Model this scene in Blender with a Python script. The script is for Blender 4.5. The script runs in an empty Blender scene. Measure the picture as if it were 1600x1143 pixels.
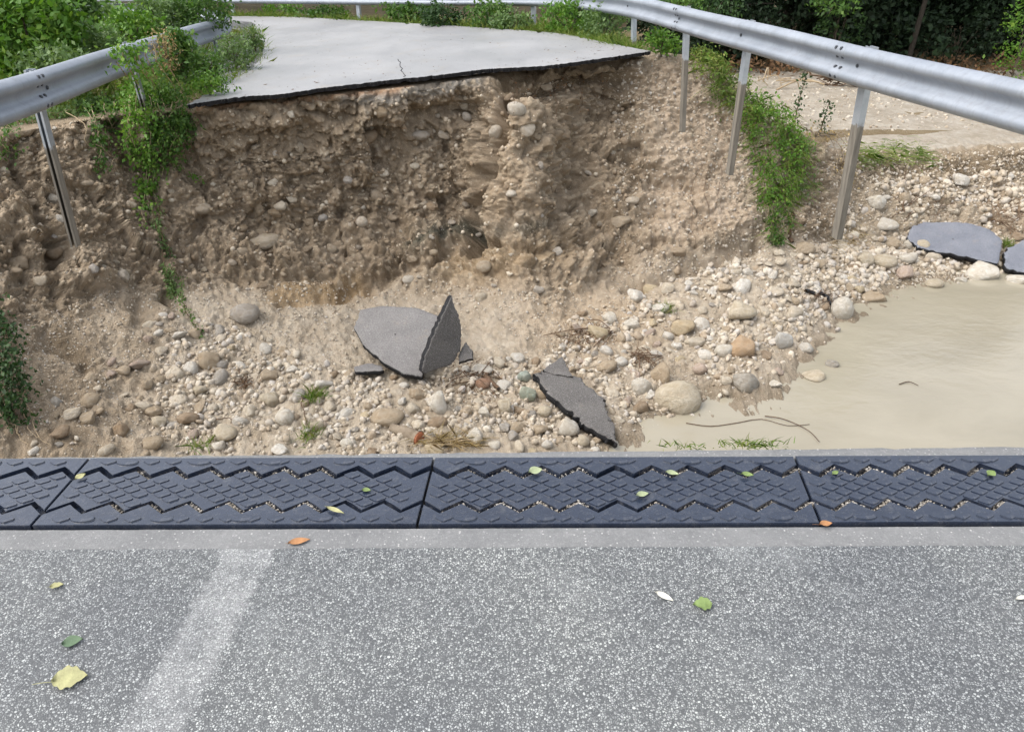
import bpy, bmesh, math, random
import numpy as np
from mathutils import Vector, Matrix

random.seed(11)
rng = np.random.default_rng(11)
R = math.radians
scene = bpy.context.scene
COL = scene.collection

# ------------------------------------------------------------------ camera
F_PX, PITCH, EYE = 1150.0, R(31.5), 1.6
cam_d = bpy.data.cameras.new('camera')
cam_d.sensor_width = 36.0
cam_d.lens = 36.0 * F_PX / 1600.0
cam_d.clip_start, cam_d.clip_end = 0.05, 2000
cam = bpy.data.objects.new('camera', cam_d)
COL.objects.link(cam)
cam.location = (0, 0, EYE)
cam.rotation_euler = (math.pi / 2 - PITCH, 0, 0)
scene.camera = cam

# ------------------------------------------------------------------ world, sun, exposure
SUN_EL, SUN_AZ = 56.0, 256.0           # azimuth clockwise from +Y: veiled light from the left
w = bpy.data.worlds.new('World')
scene.world = w
w.use_nodes = True
nt = w.node_tree
bg = nt.nodes['Background']
sky = nt.nodes.new('ShaderNodeTexSky')
sky.sky_type = 'NISHITA'
sky.sun_disc = False
sky.sun_elevation = R(SUN_EL)
sky.sun_rotation = R(SUN_AZ)
sky.air_density, sky.dust_density, sky.ozone_density = 1.0, 3.0, 1.0
hs = nt.nodes.new('ShaderNodeHueSaturation')
hs.inputs['Saturation'].default_value = 0.34
nt.links.new(sky.outputs[0], hs.inputs['Color'])
nt.links.new(hs.outputs[0], bg.inputs['Color'])
bg.inputs['Strength'].default_value = 0.15
sun_d = bpy.data.lights.new('sun', 'SUN')
sun_d.energy = 0.9
sun_d.angle = R(60)
sun_d.color = (1.0, 0.95, 0.88)
sun = bpy.data.objects.new('sun', sun_d)
COL.objects.link(sun)
az, el = R(SUN_AZ), R(SUN_EL)
tosun = Vector((math.sin(az) * math.cos(el), math.cos(az) * math.cos(el), math.sin(el)))
sun.rotation_euler = tosun.to_track_quat('Z', 'Y').to_euler()
scene.view_settings.view_transform = 'Standard'
scene.view_settings.look = 'None'
scene.view_settings.exposure = 1.2
scene.view_settings.gamma = 1.0
scene.view_settings.use_curve_mapping = False

# ------------------------------------------------------------------ measuring helpers
CP, SP = math.cos(PITCH), math.sin(PITCH)


def ray(px, py):
    u = (px - 800.0) / F_PX
    v = (571.5 - py) / F_PX
    return np.array([u, CP + v * SP, v * CP - SP])


def at(px, py, Y):
    d = ray(px, py)
    return np.array([0, 0, EYE]) + d * (Y / d[1])


def atz(px, py, z):
    d = ray(px, py)
    return np.array([0, 0, EYE]) + d * ((z - EYE) / d[2])


def pix(P):
    P = np.asarray(P, float)
    x, y, z = P[..., 0], P[..., 1], P[..., 2] - EYE
    dep = np.maximum(y * CP - z * SP, 1e-3)
    vy = y * SP + z * CP
    return 800 + F_PX * x / dep, 571.5 - F_PX * vy / dep, dep


def zroad(x, y):
    return -0.079 + 0.0395 * x - 0.0145 * y


def on_road(px, py, dz=0.0):
    d = ray(px, py)
    # point where the sight line meets the tilted road plane
    k = (EYE - (-0.079 + dz)) / (0.0395 * d[0] - 0.0145 * d[1] - d[2])
    return np.array([0, 0, EYE]) + d * k


WATER_Z = -3.05

# ------------------------------------------------------------------ noise
_perm = rng.permutation(256)
_perm = np.concatenate([_perm, _perm, _perm])
_grad = rng.normal(size=(256, 3))
_grad /= np.linalg.norm(_grad, axis=1)[:, None]


def perlin(P):
    P = np.asarray(P, float)
    i = np.floor(P).astype(int)
    f = P - i
    i &= 255
    u = f * f * f * (f * (f * 6 - 15) + 10)
    out = 0
    for dx in (0, 1):
        for dy in (0, 1):
            for dz in (0, 1):
                h = _perm[_perm[_perm[i[..., 0] + dx] + i[..., 1] + dy] + i[..., 2] + dz] & 255
                g = _grad[h]
                d = f - np.array([dx, dy, dz])
                wgt = (u[..., 0] if dx else 1 - u[..., 0]) * (u[..., 1] if dy else 1 - u[..., 1]) * (u[..., 2] if dz else 1 - u[..., 2])
                out = out + wgt * (g * d).sum(-1)
    return out


def fbm(P, octs=4, gain=0.5):
    a, s, o = 1.0, 1.0, 0
    for k in range(octs):
        o = o + a * perlin(P * s + 17.3 * k)
        a *= gain
        s *= 2.03
    return o


_rnd = rng.random((256, 4))


def worley(P):
    """distance to the nearest cell point and that cell's random number"""
    P = np.asarray(P, float)
    i0 = np.floor(P).astype(int)
    best = np.full(P.shape[:-1], 9.0)
    rid_ = np.zeros(P.shape[:-1])
    for dx in (-1, 0, 1):
        for dy in (-1, 0, 1):
            for dz in (-1, 0, 1):
                c = i0 + np.array([dx, dy, dz])
                k = c & 255
                h = _perm[_perm[_perm[k[..., 0]] + k[..., 1]] + k[..., 2]] & 255
                d = np.linalg.norm(c + _rnd[h, :3] - P, axis=-1)
                m = d < best
                best = np.where(m, d, best)
                rid_ = np.where(m, _rnd[h, 3], rid_)
    return best, rid_


# ------------------------------------------------------------------ mesh and object helpers
def mesh_np(name, V, F, smooth=False):
    V = np.asarray(V, np.float32)
    F = np.asarray(F, np.int32)
    k = F.shape[1]
    me = bpy.data.meshes.new(name)
    me.vertices.add(len(V))
    me.vertices.foreach_set('co', V.ravel())
    me.loops.add(F.size)
    me.loops.foreach_set('vertex_index', F.ravel())
    me.polygons.add(len(F))
    me.polygons.foreach_set('loop_start', np.arange(0, F.size, k, dtype=np.int32))
    me.polygons.foreach_set('loop_total', np.full(len(F), k, np.int32))
    if smooth:
        me.polygons.foreach_set('use_smooth', np.ones(len(F), bool))
    me.update(calc_edges=True)
    return me


def link(name, me, mat=None, parent=None):
    o = bpy.data.objects.new(name, me)
    COL.objects.link(o)
    if mat is not None and me is not None:
        if not me.materials:
            me.materials.append(mat)
    if parent is not None:
        o.parent = parent
    return o


def tag(o, label=None, cat=None, group=None, kind=None):
    if label:
        o['label'] = label
    if cat:
        o['category'] = cat
    if group:
        o['group'] = group
    if kind:
        o['kind'] = kind
    return o


def empty(name, loc=(0, 0, 0), label=None, cat=None, group=None):
    o = bpy.data.objects.new(name, None)
    o.empty_display_size = 0.1
    COL.objects.link(o)
    o.location = loc
    return tag(o, label, cat, group)


def bm_mesh(bm, name, smooth=False):
    me = bpy.data.meshes.new(name)
    bmesh.ops.recalc_face_normals(bm, faces=bm.faces[:])
    bm.to_mesh(me)
    bm.free()
    if smooth:
        me.polygons.foreach_set('use_smooth', [True] * len(me.polygons))
    return me


def add_box(bm, c, s, rot=None):
    m = Matrix.Translation(Vector(c))
    if rot is not None:
        m = m @ rot.to_4x4()
    m = m @ Matrix.Diagonal((s[0], s[1], s[2], 1))
    return bmesh.ops.create_cube(bm, size=1.0, matrix=m)


def tube_np(pts, radii, n=6):
    pts = np.asarray(pts, float)
    radii = np.broadcast_to(np.asarray(radii, float), (len(pts),))
    T = np.gradient(pts, axis=0)
    T /= np.linalg.norm(T, axis=1)[:, None] + 1e-9
    ref = np.array([0.31, 0.2, 0.93]) if abs(T[0][2]) < 0.9 else np.array([1.0, 0.1, 0])
    A = np.cross(T, ref)
    A /= np.linalg.norm(A, axis=1)[:, None] + 1e-9
    B = np.cross(T, A)
    an = np.arange(n) * 2 * math.pi / n
    V = pts[:, None, :] + radii[:, None, None] * (np.cos(an)[None, :, None] * A[:, None, :] + np.sin(an)[None, :, None] * B[:, None, :])
    V = V.reshape(-1, 3)
    F = []
    for i in range(len(pts) - 1):
        for j in range(n):
            F.append((i * n + j, i * n + (j + 1) % n, (i + 1) * n + (j + 1) % n, (i + 1) * n + j))
    return V, np.array(F)


def join_np(parts):
    Vs, Fs, off = [], [], 0
    for V, F in parts:
        Vs.append(V)
        Fs.append(F + off)
        off += len(V)
    return np.concatenate(Vs), np.concatenate(Fs)


def smooth_path(pts, n):
    pts = np.asarray(pts, float)
    k = len(pts)
    out = []
    for t in np.linspace(0, k - 1, n):
        i = min(int(t), k - 2)
        f = t - i
        p0, p1, p2, p3 = pts[max(i - 1, 0)], pts[i], pts[i + 1], pts[min(i + 2, k - 1)]
        out.append(0.5 * ((2 * p1) + (-p0 + p2) * f + (2 * p0 - 5 * p1 + 4 * p2 - p3) * f * f + (-p0 + 3 * p1 - 3 * p2 + p3) * f ** 3))
    return np.array(out)


# ------------------------------------------------------------------ materials
class NT:
    def __init__(s, name):
        s.m = bpy.data.materials.new(name)
        s.m.use_nodes = True
        s.t = s.m.node_tree
        s.b = s.t.nodes['Principled BSDF']
        s.out = s.t.nodes['Material Output']

    def n(s, typ, **kw):
        nd = s.t.nodes.new('ShaderNode' + typ)
        for k, v in kw.items():
            setattr(nd, k, v)
        return nd

    def l(s, a, b):
        s.t.links.new(a, b)

    def coord(s, which='Object', scale=None):
        c = s.n('TexCoord')
        o = c.outputs[which]
        if scale is not None:
            mp = s.n('Mapping')
            mp.inputs['Scale'].default_value = scale
            s.l(o, mp.inputs[0])
            o = mp.outputs[0]
        return o

    def noise(s, scale, detail=4, rough=0.55, vec=None, dist=0.0):
        nd = s.n('TexNoise')
        nd.inputs['Scale'].default_value = scale
        nd.inputs['Detail'].default_value = detail
        nd.inputs['Roughness'].default_value = rough
        nd.inputs['Distortion'].default_value = dist
        if vec is not None:
            s.l(vec, nd.inputs['Vector'])
        return nd.outputs[0]

    def vor(s, scale, vec=None, feature='F1', rnd=1.0):
        nd = s.n('TexVoronoi', feature=feature)
        nd.inputs['Scale'].default_value = scale
        nd.inputs['Randomness'].default_value = rnd
        if vec is not None:
            s.l(vec, nd.inputs['Vector'])
        return nd

    def ramp(s, fac, stops, interp='LINEAR'):
        nd = s.n('ValToRGB')
        cr = nd.color_ramp
        cr.interpolation = interp
        while len(cr.elements) < len(stops):
            cr.elements.new(0.5)
        for e, (p, c) in zip(cr.elements, stops):
            e.position = p
            e.color = (*c, 1) if len(c) == 3 else c
        s.l(fac, nd.inputs[0])
        return nd.outputs[0]

    def g(s, fac, a, b):
        return s.ramp(fac, [(a, (0, 0, 0)), (b, (1, 1, 1))])

    def mix(s, fac, a, b, mode='MIX'):
        nd = s.n('MixRGB', blend_type=mode)
        for inp, v in zip(nd.inputs, (fac, a, b)):
            if isinstance(v, (int, float)):
                inp.default_value = v
            elif isinstance(v, tuple):
                inp.default_value = (*v, 1)
            else:
                s.l(v, inp)
        return nd.outputs[0]

    def math(s, op, a, b=0.0):
        nd = s.n('Math', operation=op)
        for inp, v in zip(nd.inputs, (a, b)):
            if isinstance(v, (int, float)):
                inp.default_value = v
            else:
                s.l(v, inp)
        return nd.outputs[0]

    def bump(s, h, strength=0.5, dist=0.02, normal=None):
        nd = s.n('Bump')
        nd.inputs['Strength'].default_value = strength
        nd.inputs['Distance'].default_value = dist
        s.l(h, nd.inputs['Height'])
        if normal is not None:
            s.l(normal, nd.inputs['Normal'])
        return nd.outputs[0]

    def done(s, col=None, rough=None, normal=None, spec=None, metal=None):
        for key, v in (('Base Color', col), ('Roughness', rough), ('Normal', normal), ('Specular IOR Level', spec), ('Metallic', metal)):
            if v is None:
                continue
            i = s.b.inputs[key]
            if isinstance(v, (int, float)):
                i.default_value = v
            elif isinstance(v, tuple):
                i.default_value = (*v, 1)
            else:
                s.l(v, i)
        return s.m


M = {}


def mat_soil(name, attr=True, base=(0.27, 0.19, 0.12)):
    t = NT(name)
    v = t.coord('Object')
    if attr:
        a = t.n('Attribute', attribute_name='tint')
        base = a.outputs['Color']
    n1 = t.noise(2.3, 6, 0.6, v)
    n2 = t.noise(11, 6, 0.65, v)
    n3 = t.noise(60, 4, 0.7, v)
    c = t.mix(t.g(n1, 0.3, 0.7), t.mix(1.0, base, (0.80, 0.76, 0.70), 'MULTIPLY'), t.mix(1.0, base, (1.14, 1.14, 1.14), 'MULTIPLY'))
    c = t.mix(t.g(n2, 0.38, 0.68), t.mix(1.0, c, (0.78, 0.75, 0.71), 'MULTIPLY'), c)
    c = t.mix(t.math('MULTIPLY', t.g(n3, 0.5, 0.75), 0.35), c, (0.42, 0.34, 0.25))
    # small stone chips in the soil
    for sc, th, mx in ((38, 0.30, 0.93), (85, 0.32, 0.86)):
        vo = t.vor(sc, v)
        inside = t.g(vo.outputs['Distance'], th, th - 0.12)
        inside = t.ramp(vo.outputs['Distance'], [(th - 0.12, (1, 1, 1)), (th, (0, 0, 0))])
        sep = t.n('SeparateColor')
        t.l(vo.outputs['Color'], sep.inputs[0])
        pick = t.ramp(sep.outputs[0], [(mx, (0, 0, 0)), (mx + 0.02, (1, 1, 1))])
        cc = t.mix(sep.outputs[1], (0.62, 0.56, 0.46), (0.36, 0.30, 0.24))
        c = t.mix(t.mix(1.0, inside, pick, 'MULTIPLY'), c, cc)
    h = t.math('ADD', t.math('MULTIPLY', n2, 0.6), t.math('MULTIPLY', n3, 0.5))
    vb = t.vor(55, v)
    h = t.math('SUBTRACT', h, t.math('MULTIPLY', vb.outputs['Distance'], 0.35))
    return t.done(c, 0.95, t.bump(h, 0.75, 0.03), 0.15)


def mat_stone(name, island=False, cols=None):
    t = NT(name)
    v = t.coord('Object')
    if island:
        r = t.n('NewGeometry').outputs['Random Per Island']
    else:
        oi = t.n('ObjectInfo')
        r = oi.outputs['Random']
        ad = t.n('VectorMath', operation='ADD')
        t.l(v, ad.inputs[0])
        sc = t.n('VectorMath', operation='SCALE')
        sc.inputs[0].default_value = (7.1, 3.3, 5.7)
        t.l(r, sc.inputs['Scale'])
        t.l(sc.outputs[0], ad.inputs[1])
        v = ad.outputs[0]
    cols = cols or [(0.0, (0.60, 0.55, 0.46)), (0.18, (0.45, 0.39, 0.31)), (0.34, (0.67, 0.63, 0.55)), (0.5, (0.50, 0.46, 0.41)), (0.64, (0.38, 0.31, 0.23)), (0.78, (0.64, 0.58, 0.49)), (0.9, (0.46, 0.44, 0.42)), (1.0, (0.70, 0.67, 0.61))]
    base = t.ramp(r, cols)
    sc = 14 if island else 2.2
    n1 = t.noise(sc, 6, 0.65, v, 0.6)
    n2 = t.noise(sc * 6, 4, 0.7, v)
    c = t.mix(t.g(n1, 0.35, 0.72), t.mix(1.0, base, (0.72, 0.66, 0.58), 'MULTIPLY'), base)
    c = t.mix(t.math('MULTIPLY', t.g(n2, 0.55, 0.8), 0.5), c, (0.30, 0.23, 0.16))
    n3 = t.noise(sc * 0.8, 5, 0.7, v, 0.3)
    c = t.mix(t.math('MULTIPLY', t.g(n3, 0.42, 0.66), 0.28), c, (0.42, 0.365, 0.29))
    h = t.math('ADD', n1, t.math('MULTIPLY', n2, 0.5))
    return t.done(c, 0.9, t.bump(h, 0.6, 0.02 if island else 0.14), 0.2)


def mat_plain(name, col, rough=0.8, var=0.25, scale=8.0, bump=0.2, spec=0.3, metal=0.0, dist=0.01):
    t = NT(name)
    v = t.coord('Object')
    n = t.noise(scale, 5, 0.6, v)
    lo = tuple(c * (1 - var) for c in col)
    hi = tuple(min(1, c * (1 + var)) for c in col)
    c = t.mix(t.g(n, 0.3, 0.7), lo, hi)
    n2 = t.noise(scale * 7, 3, 0.6, v)
    return t.done(c, rough, t.bump(n2, bump, dist), spec, metal)


def mat_leaf(name, cols, rough=0.55, trans=0.3):
    t = NT(name)
    r = t.n('NewGeometry').outputs['Random Per Island']
    k = len(cols) - 1
    c = t.ramp(r, [(i / k, cc) for i, cc in enumerate(cols)])
    v = t.coord('Object')
    n = t.noise(1.6, 3, 0.5, v)
    c = t.mix(t.g(n, 0.3, 0.7), t.mix(1.0, c, (0.68, 0.74, 0.60), 'MULTIPLY'), t.mix(1.0, c, (1.2, 1.15, 1.0), 'MULTIPLY'))
    t.done(c, rough, None, 0.35)
    tr = t.n('BsdfTranslucent')
    t.l(t.mix(1.0, c, (1.2, 1.3, 0.6), 'MULTIPLY'), tr.inputs[0])
    mx = t.n('MixShader')
    mx.inputs[0].default_value = trans
    t.l(t.b.outputs[0], mx.inputs[1])
    t.l(tr.outputs[0], mx.inputs[2])
    t.l(mx.outputs[0], t.out.inputs[0])
    return t.m


def mat_asphalt_near():
    t = NT('coarse_asphalt')
    v = t.coord('Object')
    wob = t.n('VectorMath', operation='ADD')
    nw = t.n('TexNoise')
    nw.inputs['Scale'].default_value = 160
    t.l(v, nw.inputs['Vector'])
    sc = t.n('VectorMath', operation='SCALE')
    sc.inputs['Scale'].default_value = 0.0035
    t.l(nw.outputs['Color'], sc.inputs[0])
    t.l(v, wob.inputs[0])
    t.l(sc.outputs[0], wob.inputs[1])
    vv = wob.outputs[0]
    vo = t.vor(165, vv)
    ve = t.vor(165, vv, 'DISTANCE_TO_EDGE')
    sep = t.n('SeparateColor')
    t.l(vo.outputs['Color'], sep.inputs[0])
    stone = t.ramp(sep.outputs[0], [(0.0, (0.13, 0.13, 0.135)), (0.2, (0.22, 0.22, 0.225)), (0.45, (0.36, 0.36, 0.362)), (0.8, (0.45, 0.448, 0.445)), (1.0, (0.60, 0.595, 0.585))])
    edge = t.ramp(ve.outputs['Distance'], [(0.06, (0, 0, 0)), (0.20, (1, 1, 1))])
    fine = t.noise(420, 3, 0.7, v)
    matrix = t.mix(t.g(fine, 0.3, 0.75), (0.065, 0.066, 0.07), (0.15, 0.15, 0.155))
    big = t.noise(1.1, 4, 0.6, v)
    shown = t.math('MULTIPLY', edge, t.ramp(sep.outputs[1], [(0.10, (0, 0, 0)), (0.2, (1, 1, 1))]))
    c = t.mix(shown, matrix, stone)
    c = t.mix(t.g(big, 0.35, 0.7), t.mix(1.0, c, (0.80, 0.81, 0.85), 'MULTIPLY'), t.mix(1.0, c, (1.14, 1.14, 1.13), 'MULTIPLY'))
    c = t.mix(t.math('MULTIPLY', t.g(t.noise(4.2, 5, 0.7, v), 0.54, 0.72), 0.28), c, (0.15, 0.15, 0.158))
    c = t.mix(t.math('MULTIPLY', t.g(t.noise(2.0, 6, 0.7, v), 0.54, 0.75), 0.35), c, (0.36, 0.36, 0.37))
    c = t.mix(1.0, c, (0.97, 1.0, 0.96), 'MULTIPLY')
    # worn white line: a band through two measured points
    A, B = atz(392, 858, 0), atz(238, 1143, 0)
    d = (B - A)[:2]
    ln = np.linalg.norm(d)
    nrm = np.array([-d[1], d[0]]) / ln
    xyz = t.n('SeparateXYZ')
    t.l(v, xyz.inputs[0])
    sd = t.math('ADD', t.math('ADD', t.math('MULTIPLY', xyz.outputs[0], float(nrm[0])), t.math('MULTIPLY', xyz.outputs[1], float(nrm[1]))), float(-(nrm @ A[:2])))
    ed = t.noise(26, 5, 0.75, v)
    ab = t.math('ADD', t.math('ABSOLUTE', sd), t.math('MULTIPLY', t.math('SUBTRACT', ed, 0.5), 0.11))
    band = t.ramp(ab, [(0.062, (1, 1, 1)), (0.082, (0, 0, 0))])
    worn = t.math('MULTIPLY', band, t.ramp(t.noise(210, 3, 0.7, v), [(0.36, (0.08, 0.08, 0.08)), (0.62, (0.44, 0.44, 0.44))]))
    worn = t.math('MULTIPLY', worn, t.ramp(t.noise(9, 6, 0.75, v), [(0.36, (0.25,) * 3), (0.60, (1, 1, 1))]))
    c = t.mix(worn, c, (0.60, 0.60, 0.59))
    h = t.math('ADD', t.math('MULTIPLY', shown, 0.7), t.math('MULTIPLY', fine, 0.3))
    return t.done(c, t.ramp(big, [(0.35, (0.42,) * 3), (0.65, (0.62,) * 3)]), t.bump(h, 0.7, 0.004), 0.45)


def mat_mortar():
    t = NT('joint_mortar')
    v = t.coord('Object')
    n = t.noise(5, 6, 0.7, v)
    f = t.noise(180, 4, 0.75, v)
    c = t.mix(t.g(n, 0.3, 0.7), (0.165, 0.168, 0.168), (0.24, 0.242, 0.238))
    c = t.mix(t.math('MULTIPLY', t.g(f, 0.35, 0.7), 0.5), c, (0.12, 0.12, 0.125))
    vo = t.vor(95, v)
    sep = t.n('SeparateColor')
    t.l(vo.outputs['Color'], sep.inputs[0])
    chip = t.math('MULTIPLY', t.ramp(vo.outputs['Distance'], [(0.2, (1, 1, 1)), (0.34, (0, 0, 0))]), t.ramp(sep.outputs[0], [(0.72, (0, 0, 0)), (1.0, (0.8, 0.8, 0.8))]))
    c = t.mix(chip, c, (0.55, 0.54, 0.52))
    c = t.mix(t.math('MULTIPLY', t.g(t.noise(75, 5, 0.8, v), 0.52, 0.68), 0.5), c, (0.36, 0.355, 0.35))
    c = t.mix(t.math('MULTIPLY', t.g(t.noise(16, 5, 0.75, v), 0.55, 0.75), 0.6), c, (0.10, 0.10, 0.105))
    return t.done(c, 0.75, t.bump(t.math('ADD', f, chip), 0.6, 0.004), 0.35)


def mat_road_far():
    t = NT('pale_worn_asphalt')
    v = t.coord('Object')
    n = t.noise(0.7, 5, 0.6, v)
    f = t.noise(45, 5, 0.8, v)
    c = t.mix(t.g(n, 0.3, 0.7), (0.26, 0.258, 0.260), (0.34, 0.338, 0.336))
    c = t.mix(t.math('MULTIPLY', t.g(f, 0.4, 0.75), 0.5), c, (0.17, 0.17, 0.175))
    c = t.mix(t.math('MULTIPLY', t.g(t.noise(2.6, 6, 0.7, v), 0.54, 0.74), 0.55), c, (0.30, 0.265, 0.22))
    c = t.mix(t.math('MULTIPLY', t.g(t.noise(1.3, 4, 0.65, t.coord('Object', (1.6, 0.5, 1))), 0.5, 0.72), 0.4), c, (0.20, 0.20, 0.205))
    return t.done(c, t.ramp(n, [(0.3, (0.35,) * 3), (0.7, (0.55,) * 3)]), t.bump(f, 0.35, 0.004), 0.5)


def mat_asphalt_edge():
    t = NT('black_bitumen_edge')
    v = t.coord('Object')
    vo = t.vor(70, v)
    sep = t.n('SeparateColor')
    t.l(vo.outputs['Color'], sep.inputs[0])
    chip = t.math('MULTIPLY', t.ramp(vo.outputs['Distance'], [(0.15, (1, 1, 1)), (0.3, (0, 0, 0))]), t.ramp(sep.outputs[0], [(0.90, (0, 0, 0)), (0.93, (1, 1, 1))]))
    c = t.mix(chip, (0.016, 0.016, 0.018), (0.30, 0.29, 0.28))
    return t.done(c, 0.7, t.bump(t.noise(60, 4, 0.7, v), 0.8, 0.02), 0.3)


def mat_slab(name, a, b, rough=0.6):
    t = NT(name)
    v = t.coord('Object')
    n = t.noise(3, 5, 0.6, v)
    f = t.noise(58, 5, 0.8, v)
    c = t.mix(t.g(n, 0.3, 0.7), a, b)
    c = t.mix(t.math('MULTIPLY', t.g(f, 0.5, 0.66), 0.75), c, tuple(x * 0.4 for x in a))
    c = t.mix(t.math('MULTIPLY', t.g(t.noise(110, 3, 0.7, v), 0.56, 0.66), 0.7), c, (0.42, 0.41, 0.40))
    c = t.mix(t.math('MULTIPLY', t.g(t.noise(4.5, 6, 0.75, v), 0.58, 0.76), 0.45), c, (0.34, 0.28, 0.21))
    return t.done(c, rough, t.bump(f, 0.8, 0.012), 0.4)


def mat_galv():
    t = NT('galvanised_steel')
    v = t.coord('Object')
    n = t.noise(3.0, 6, 0.65, v)
    sp = t.vor(60, v)
    st = t.noise(1.0, 5, 0.7, t.coord('Object', (22, 22, 1.4)))
    c = t.mix(t.g(n, 0.3, 0.7), (0.235, 0.262, 0.302), (0.345, 0.372, 0.415))
    c = t.mix(t.math('MULTIPLY', sp.outputs['Distance'], 0.3), c, (0.36, 0.39, 0.43))
    c = t.mix(t.math('MULTIPLY', t.g(st, 0.5, 0.72), 0.4), c, (0.20, 0.205, 0.21))
    c = t.mix(t.math('MULTIPLY', t.g(t.noise(7, 6, 0.8, v), 0.60, 0.74), 0.5), c, (0.24, 0.21, 0.16))
    r = t.ramp(n, [(0.3, (0.46,) * 3), (0.7, (0.62,) * 3)])
    return t.done(c, r, t.bump(n, 0.1, 0.01), 0.5, 0.35)


def mat_post():
    t = NT('post_steel_muddy_foot')
    v = t.coord('Object')
    xyz = t.n('SeparateXYZ')
    t.l(v, xyz.inputs[0])
    n = t.noise(9, 6, 0.7, v)
    st = t.noise(1.0, 5, 0.7, t.coord('Object', (30, 30, 2)))
    steel = t.mix(t.g(n, 0.3, 0.7), (0.36, 0.40, 0.44), (0.52, 0.55, 0.58))
    mud = t.mix(t.g(st, 0.3, 0.7), (0.11, 0.098, 0.08), (0.25, 0.225, 0.185))
    hgt = t.math('ADD', xyz.outputs[2], t.math('MULTIPLY', t.math('SUBTRACT', n, 0.5), 0.16))
    k = t.ramp(hgt, [(0.0, (1, 1, 1)), (0.03, (0, 0, 0))])
    c = t.mix(k, steel, mud)
    mt = t.math('MULTIPLY', t.math('SUBTRACT', 1.0, k), 0.5)
    return t.done(c, t.ramp(k, [(0, (0.42,) * 3), (1, (0.9,) * 3)]), t.bump(n, 0.25, 0.01), 0.4, mt)


def mat_rubber():
    t = NT('sky_tinted_rubber')
    v = t.coord('Object')
    n = t.noise(3.5, 6, 0.65, v)
    f = t.noise(70, 5, 0.7, v)
    c = t.mix(t.g(n, 0.3, 0.7), (0.012, 0.018, 0.034), (0.025, 0.034, 0.056))  # blue in the base colour partly stands in for reflected sky
    c = t.mix(t.math('MULTIPLY', t.g(f, 0.52, 0.72), 0.30), c, (0.13, 0.13, 0.135))
    c = t.mix(t.math('MULTIPLY', t.g(t.noise(13, 6, 0.8, v), 0.54, 0.72), 0.30), c, (0.17, 0.165, 0.155))
    r = t.ramp(t.noise(6, 5, 0.7, v), [(0.3, (0.12,) * 3), (0.7, (0.32,) * 3)])
    t.b.inputs['Coat Weight'].default_value = 0.6
    t.b.inputs['Coat Roughness'].default_value = 0.14
    return t.done(c, r, t.bump(f, 0.18, 0.004), 0.6)


def mat_water():
    t = NT('muddy_water')
    v = t.coord('Object')
    n = t.noise(0.55, 5, 0.6, t.coord('Object', (1, 1.8, 1)), 0.8)
    c = t.mix(t.g(n, 0.3, 0.72), (0.285, 0.256, 0.190), (0.345, 0.311, 0.235))
    rp = t.noise(5.0, 4, 0.6, t.coord('Object', (1, 1.6, 1)), 0.4)
    rp2 = t.noise(1.2, 3, 0.6, t.coord('Object', (1, 2.2, 1)), 1.0)
    return t.done(c, t.ramp(rp2, [(0.35, (0.05,) * 3), (0.65, (0.16,) * 3)]), t.bump(rp, 0.16, 0.025, t.bump(rp2, 0.14, 0.05)), 0.7)


def mat_wood(name, a, b):
    t = NT(name)
    v = t.coord('Object')
    n = t.noise(14, 6, 0.7, v)
    c = t.mix(t.g(n, 0.3, 0.7), a, b)
    return t.done(c, 0.85, t.bump(n, 0.5, 0.01), 0.2)


M['soil'] = mat_soil('gravelly_soil')
M['ground'] = mat_soil('earth', False, (0.20, 0.16, 0.10))
M['riverbed'] = mat_soil('river_silt', False, (0.39, 0.36, 0.31))
M['stone'] = mat_stone('limestone')
M['gravel'] = mat_stone('gravel_stone', True)
M['dirty'] = mat_stone('soil_stained_stone', False, [(0.0, (0.36, 0.28, 0.19)), (0.3, (0.46, 0.39, 0.30)), (0.55, (0.33, 0.25, 0.17)), (0.8, (0.52, 0.46, 0.37)), (1.0, (0.40, 0.32, 0.23))])
M['dirtygravel'] = mat_stone('soil_stained_gravel', True, [(0.0, (0.36, 0.28, 0.19)), (0.3, (0.46, 0.39, 0.30)), (0.55, (0.33, 0.25, 0.17)), (0.8, (0.56, 0.50, 0.41)), (1.0, (0.60, 0.55, 0.46))])
M['grit'] = mat_stone('grey_grit', True, [(0.0, (0.35, 0.34, 0.32)), (0.4, (0.55, 0.53, 0.50)), (0.7, (0.26, 0.25, 0.24)), (1.0, (0.66, 0.65, 0.62))])
M['asphalt'] = mat_asphalt_near()
M['mortar'] = mat_mortar()
M['road'] = mat_road_far()
M['edge'] = mat_asphalt_edge()
M['slab'] = mat_slab('grey_asphalt', (0.16, 0.15, 0.145), (0.22, 0.21, 0.20))
M['slabdark'] = mat_slab('dark_asphalt', (0.095, 0.088, 0.082), (0.15, 0.14, 0.13), 0.8)
M['slabblue'] = mat_slab('wet_blue_asphalt', (0.14, 0.15, 0.18), (0.21, 0.22, 0.25), 0.42)
M['galv'] = mat_galv()
M['post'] = mat_post()
M['bolt'] = mat_plain('dark_bolt', (0.07, 0.075, 0.085), 0.5, 0.3, 30, 0.1, 0.5, 0.5)
M['rubber'] = mat_rubber()
M['water'] = mat_water()
M['concrete'] = mat_plain('grey_concrete', (0.30, 0.29, 0.27), 0.9, 0.2, 3, 0.3)
M['bark'] = mat_wood('bark', (0.07, 0.055, 0.04), (0.15, 0.12, 0.09))
M['log'] = mat_wood('weathered_wood', (0.15, 0.115, 0.08), (0.29, 0.24, 0.18))
M['cut'] = mat_plain('orange_cut_wood', (0.46, 0.17, 0.085), 0.8, 0.25, 20)
M['root'] = mat_wood('dry_root', (0.30, 0.22, 0.13), (0.46, 0.37, 0.25))
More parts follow.
